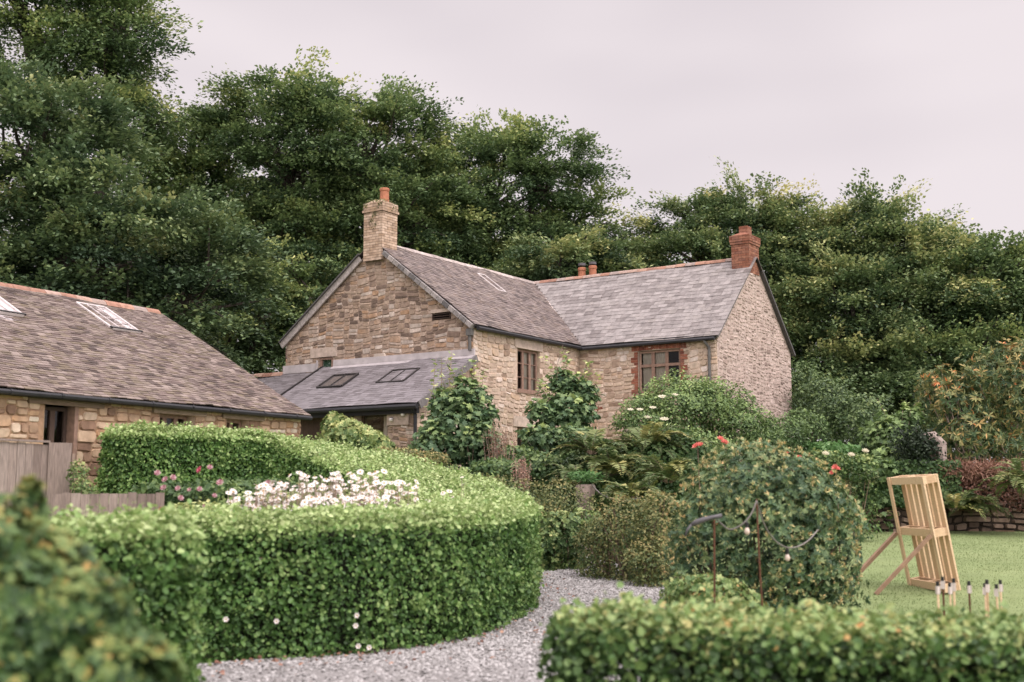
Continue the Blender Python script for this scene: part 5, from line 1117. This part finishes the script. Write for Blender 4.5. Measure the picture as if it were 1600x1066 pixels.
a, b = W(82, 770, 15.0), W(258, 765, 15.4); planks('low weathered plank wall below the hedge and left of the roses', (a[0], a[1], 0), (b[0], b[1], 0), 1.63, .7, 12, 2, cap=False, name='plank_wall')

# ================================================================== LEANING PALLET
B0 = np.array([6.16, 19.25, float(gz(6.16, 19.25)) - .03]); wv = np.array([.12, -1.32, 0]); th = np.array([.985, .17, 0]); Hh = 1.70
lean = unit(-.17 * th + .985 * up)
tn = unit(np.cross(unit(wv), lean)); tn = tn if tn[0] > 0 else -tn
t = thing('wooden_pallet', 'new pale wooden pallet stood on end and leaning on two props on the lawn', 'pallet', tuple(B0)); TK = .24
def pbx(w0, w1, h0, h1, t0, t1, mb, a=None): mb.obox(B0 + wv * w0 + lean * h0 + tn * t0, wv * (w1 - w0), lean * (h1 - h0), tn * (t1 - t0), 0, a)
for k, w0 in enumerate((0, .93)):
    mb = MB(); pbx(w0, w0 + .07, 0, Hh, 0, .025, mb); mb.build('back_board', [M['pine']], t)
for h0 in (.0, .80, Hh - .12):
    mb = MB(); pbx(0.004, .996, h0 + .003, h0 + .117, .026, .06, mb); pbx(.004, .996, h0 + .003, h0 + .117, TK - .06, TK - .027, mb)
    for w0 in (0, .46, .93): pbx(w0 + .004, w0 + .066, h0 + .003, h0 + .117, .061, TK - .061, mb)
    mb.build('bearer', [M['pine']], t)
for k in range(7):
    w0 = k * (1 - .105) / 6; mb = MB(); pbx(w0, w0 + .105, 0, Hh, TK - .026, TK, mb); mb.build('slat', [M['pine']], t)
for k, (w0, u, v, D) in enumerate(((.03, 1322, 912, 19.0), (.97, 1368, 927, 18.0))):
    g0 = gpt(W(u, v, D)); q = B0 + wv * w0 + lean * .84 + tn * -.03
    mb = MB(); mb.beam(g0, q, .075, .05, a=.3); o = mb.build('prop', [M['pine_dark']], t)

# arrows / stakes
for i, (u, v, hh) in enumerate(((1465, 916, 1), (1473, 908, 1.1), (1484, 917, 1), (1490, 911, 1), (1514, 915, 1), (1539, 918, 1), (1542, 913, 1), (1557, 920, 1), (1563, 913, 1))):
    D = 12.3 + .5 * (i % 3); p = W(u, v, D); g0 = gpt(p); g0[0] = p[0]
    lab = ['leftmost thin stake with white band and black tip on the lawn', 'darkest and tallest thin stake, second from the left in front of the pallet', 'third thin stake from the left, slightly lower than its neighbour', 'fourth thin stake from the left with a bright white band', 'lone thin stake standing apart in the middle of the row', 'front stake of the pair right of the lone one', 'rear stake of the pair right of the lone one', 'lower stake of the last pair at the right', 'rightmost thin stake with white band and black tip'][i]
    t = thing('marker_stake', lab, 'stake', tuple(g0), group='thin stakes stuck in the lawn')
    mb = MB(); mb.tube([g0 - up * .02, p], .011, 6); mb.build('shaft', [M['rust' if i in (1, 4) else 'pine']], t)
    mb = MB()
    for q in range(3): a_ = q * 2.09 + i; mb.obox(p - up * .075, np.array([math.cos(a_), math.sin(a_), 0]) * .026, np.array([-math.sin(a_), math.cos(a_), 0]) * .004, up * .075)
    mb.tube([p - up * .08, p + up * .0], .016, 6); mb.build('white_band', [M['cloth_white']], t)
    mb = MB(); mb.tube([p + up * .001, p + up * .045], .017, 6); mb.build('tip', [M['socket']], t)

# ================================================================== FESTOON LIGHTS
p1 = W(1182, 780, 12.8); g1 = gpt(W(1196, 1000, 12.8)); t = thing('garden_stake', 'tall slim rusty stake carrying the light cable before the big bush', 'stake', tuple(g1), group='rusty stakes of the light string')
mb = MB(); mb.tube([g1 - up * .05, (g1 + p1) / 2 + [-.01, 0, 0], p1], .010, 7); mb.build('pole', [M['rust']], t)
p2 = W(1116, 812, 12.6); g2 = gpt(W(1116, 1000, 12.6)); t = thing('garden_stake', 'shorter rusty stake topped by a dull grey horizontal head', 'stake', tuple(g2), group='rusty stakes of the light string')
mb = MB(); mb.tube([g2 - up * .05, p2], .011, 7); mb.build('pole', [M['rust']], t)
mb = MB(); mb.tube([W(1128, 806, 12.6), W(1115, 808, 12.6), W(1100, 812, 12.6), W(1088, 816, 12.6), W(1080, 820, 12.6)], [.024, .020, .028, .030, .014], 9); mb.tube([W(1082, 818, 12.6), W(1074, 828, 12.6), W(1071, 838, 12.6)], [.014, .012, .008], 6); mb.build('head', [M['grey_metal']], t, smooth=True)
def cable(label, pts, bulbs, rad=.0085):
    c = pts[0]; t = thing('string_light', label, 'string light', tuple(c), group='festoon light cables'); mb = MB()
    P = np.array(pts); k = len(P); q = np.linspace(0, k - 1, k * 6)
    ptsS = np.stack([np.interp(q, np.arange(k), P[:, j]) for j in range(3)], -1)
    for _ in range(8): ptsS[1:-1] = (ptsS[:-2] + ptsS[1:-1] * 2 + ptsS[2:]) / 4
    mb.tube(ptsS, rad, 6); mb.build('cable', [M['cable']], t, smooth=True)
    for b in bulbs:
        b = np.array(b); s = MB(); s.lathe(b - up * .055, [(.018, 0), (.02, .05), (.01, .06)], 8); s.build('socket', [M['socket']], t)
        s = MB(); s.lathe(b - up * .135, [(0, 0), (.02, .01), (.032, .035), (.024, .06), (.015, .08)], 10); s.build('bulb', [M['bulb']], t, smooth=True)
M['bulb'] = flat('pearl_bulb', (0.576, 0.464, 0.384), .2, spec=.6)
cable('pale light cable drooping left from the tall slim stake', [W(1182, 783, 12.78), W(1176, 800, 12.75), W(1166, 815, 12.7), W(1152, 825, 12.7), W(1138, 829, 12.7), W(1120, 812, 12.62)], [W(1167, 816, 12.7)])
cable('pale light cable crossing the big bush to the right with one bulb', [W(1182, 783, 12.78), W(1195, 825, 13), W(1213, 848, 13.2), W(1230, 857, 13.4), W(1247, 855, 13.5), W(1264, 845, 13.6), W(1278, 828, 13.9)], [W(1230, 858, 13.4)])
cable('pale light cable over the dark hollow beside the stone urn', [W(925, 757, 23.8), W(935, 770, 23.6), W(955, 780, 23.5), W(975, 783, 23.4), W(1000, 778, 23)], [W(968, 783, 23.4)], .014)
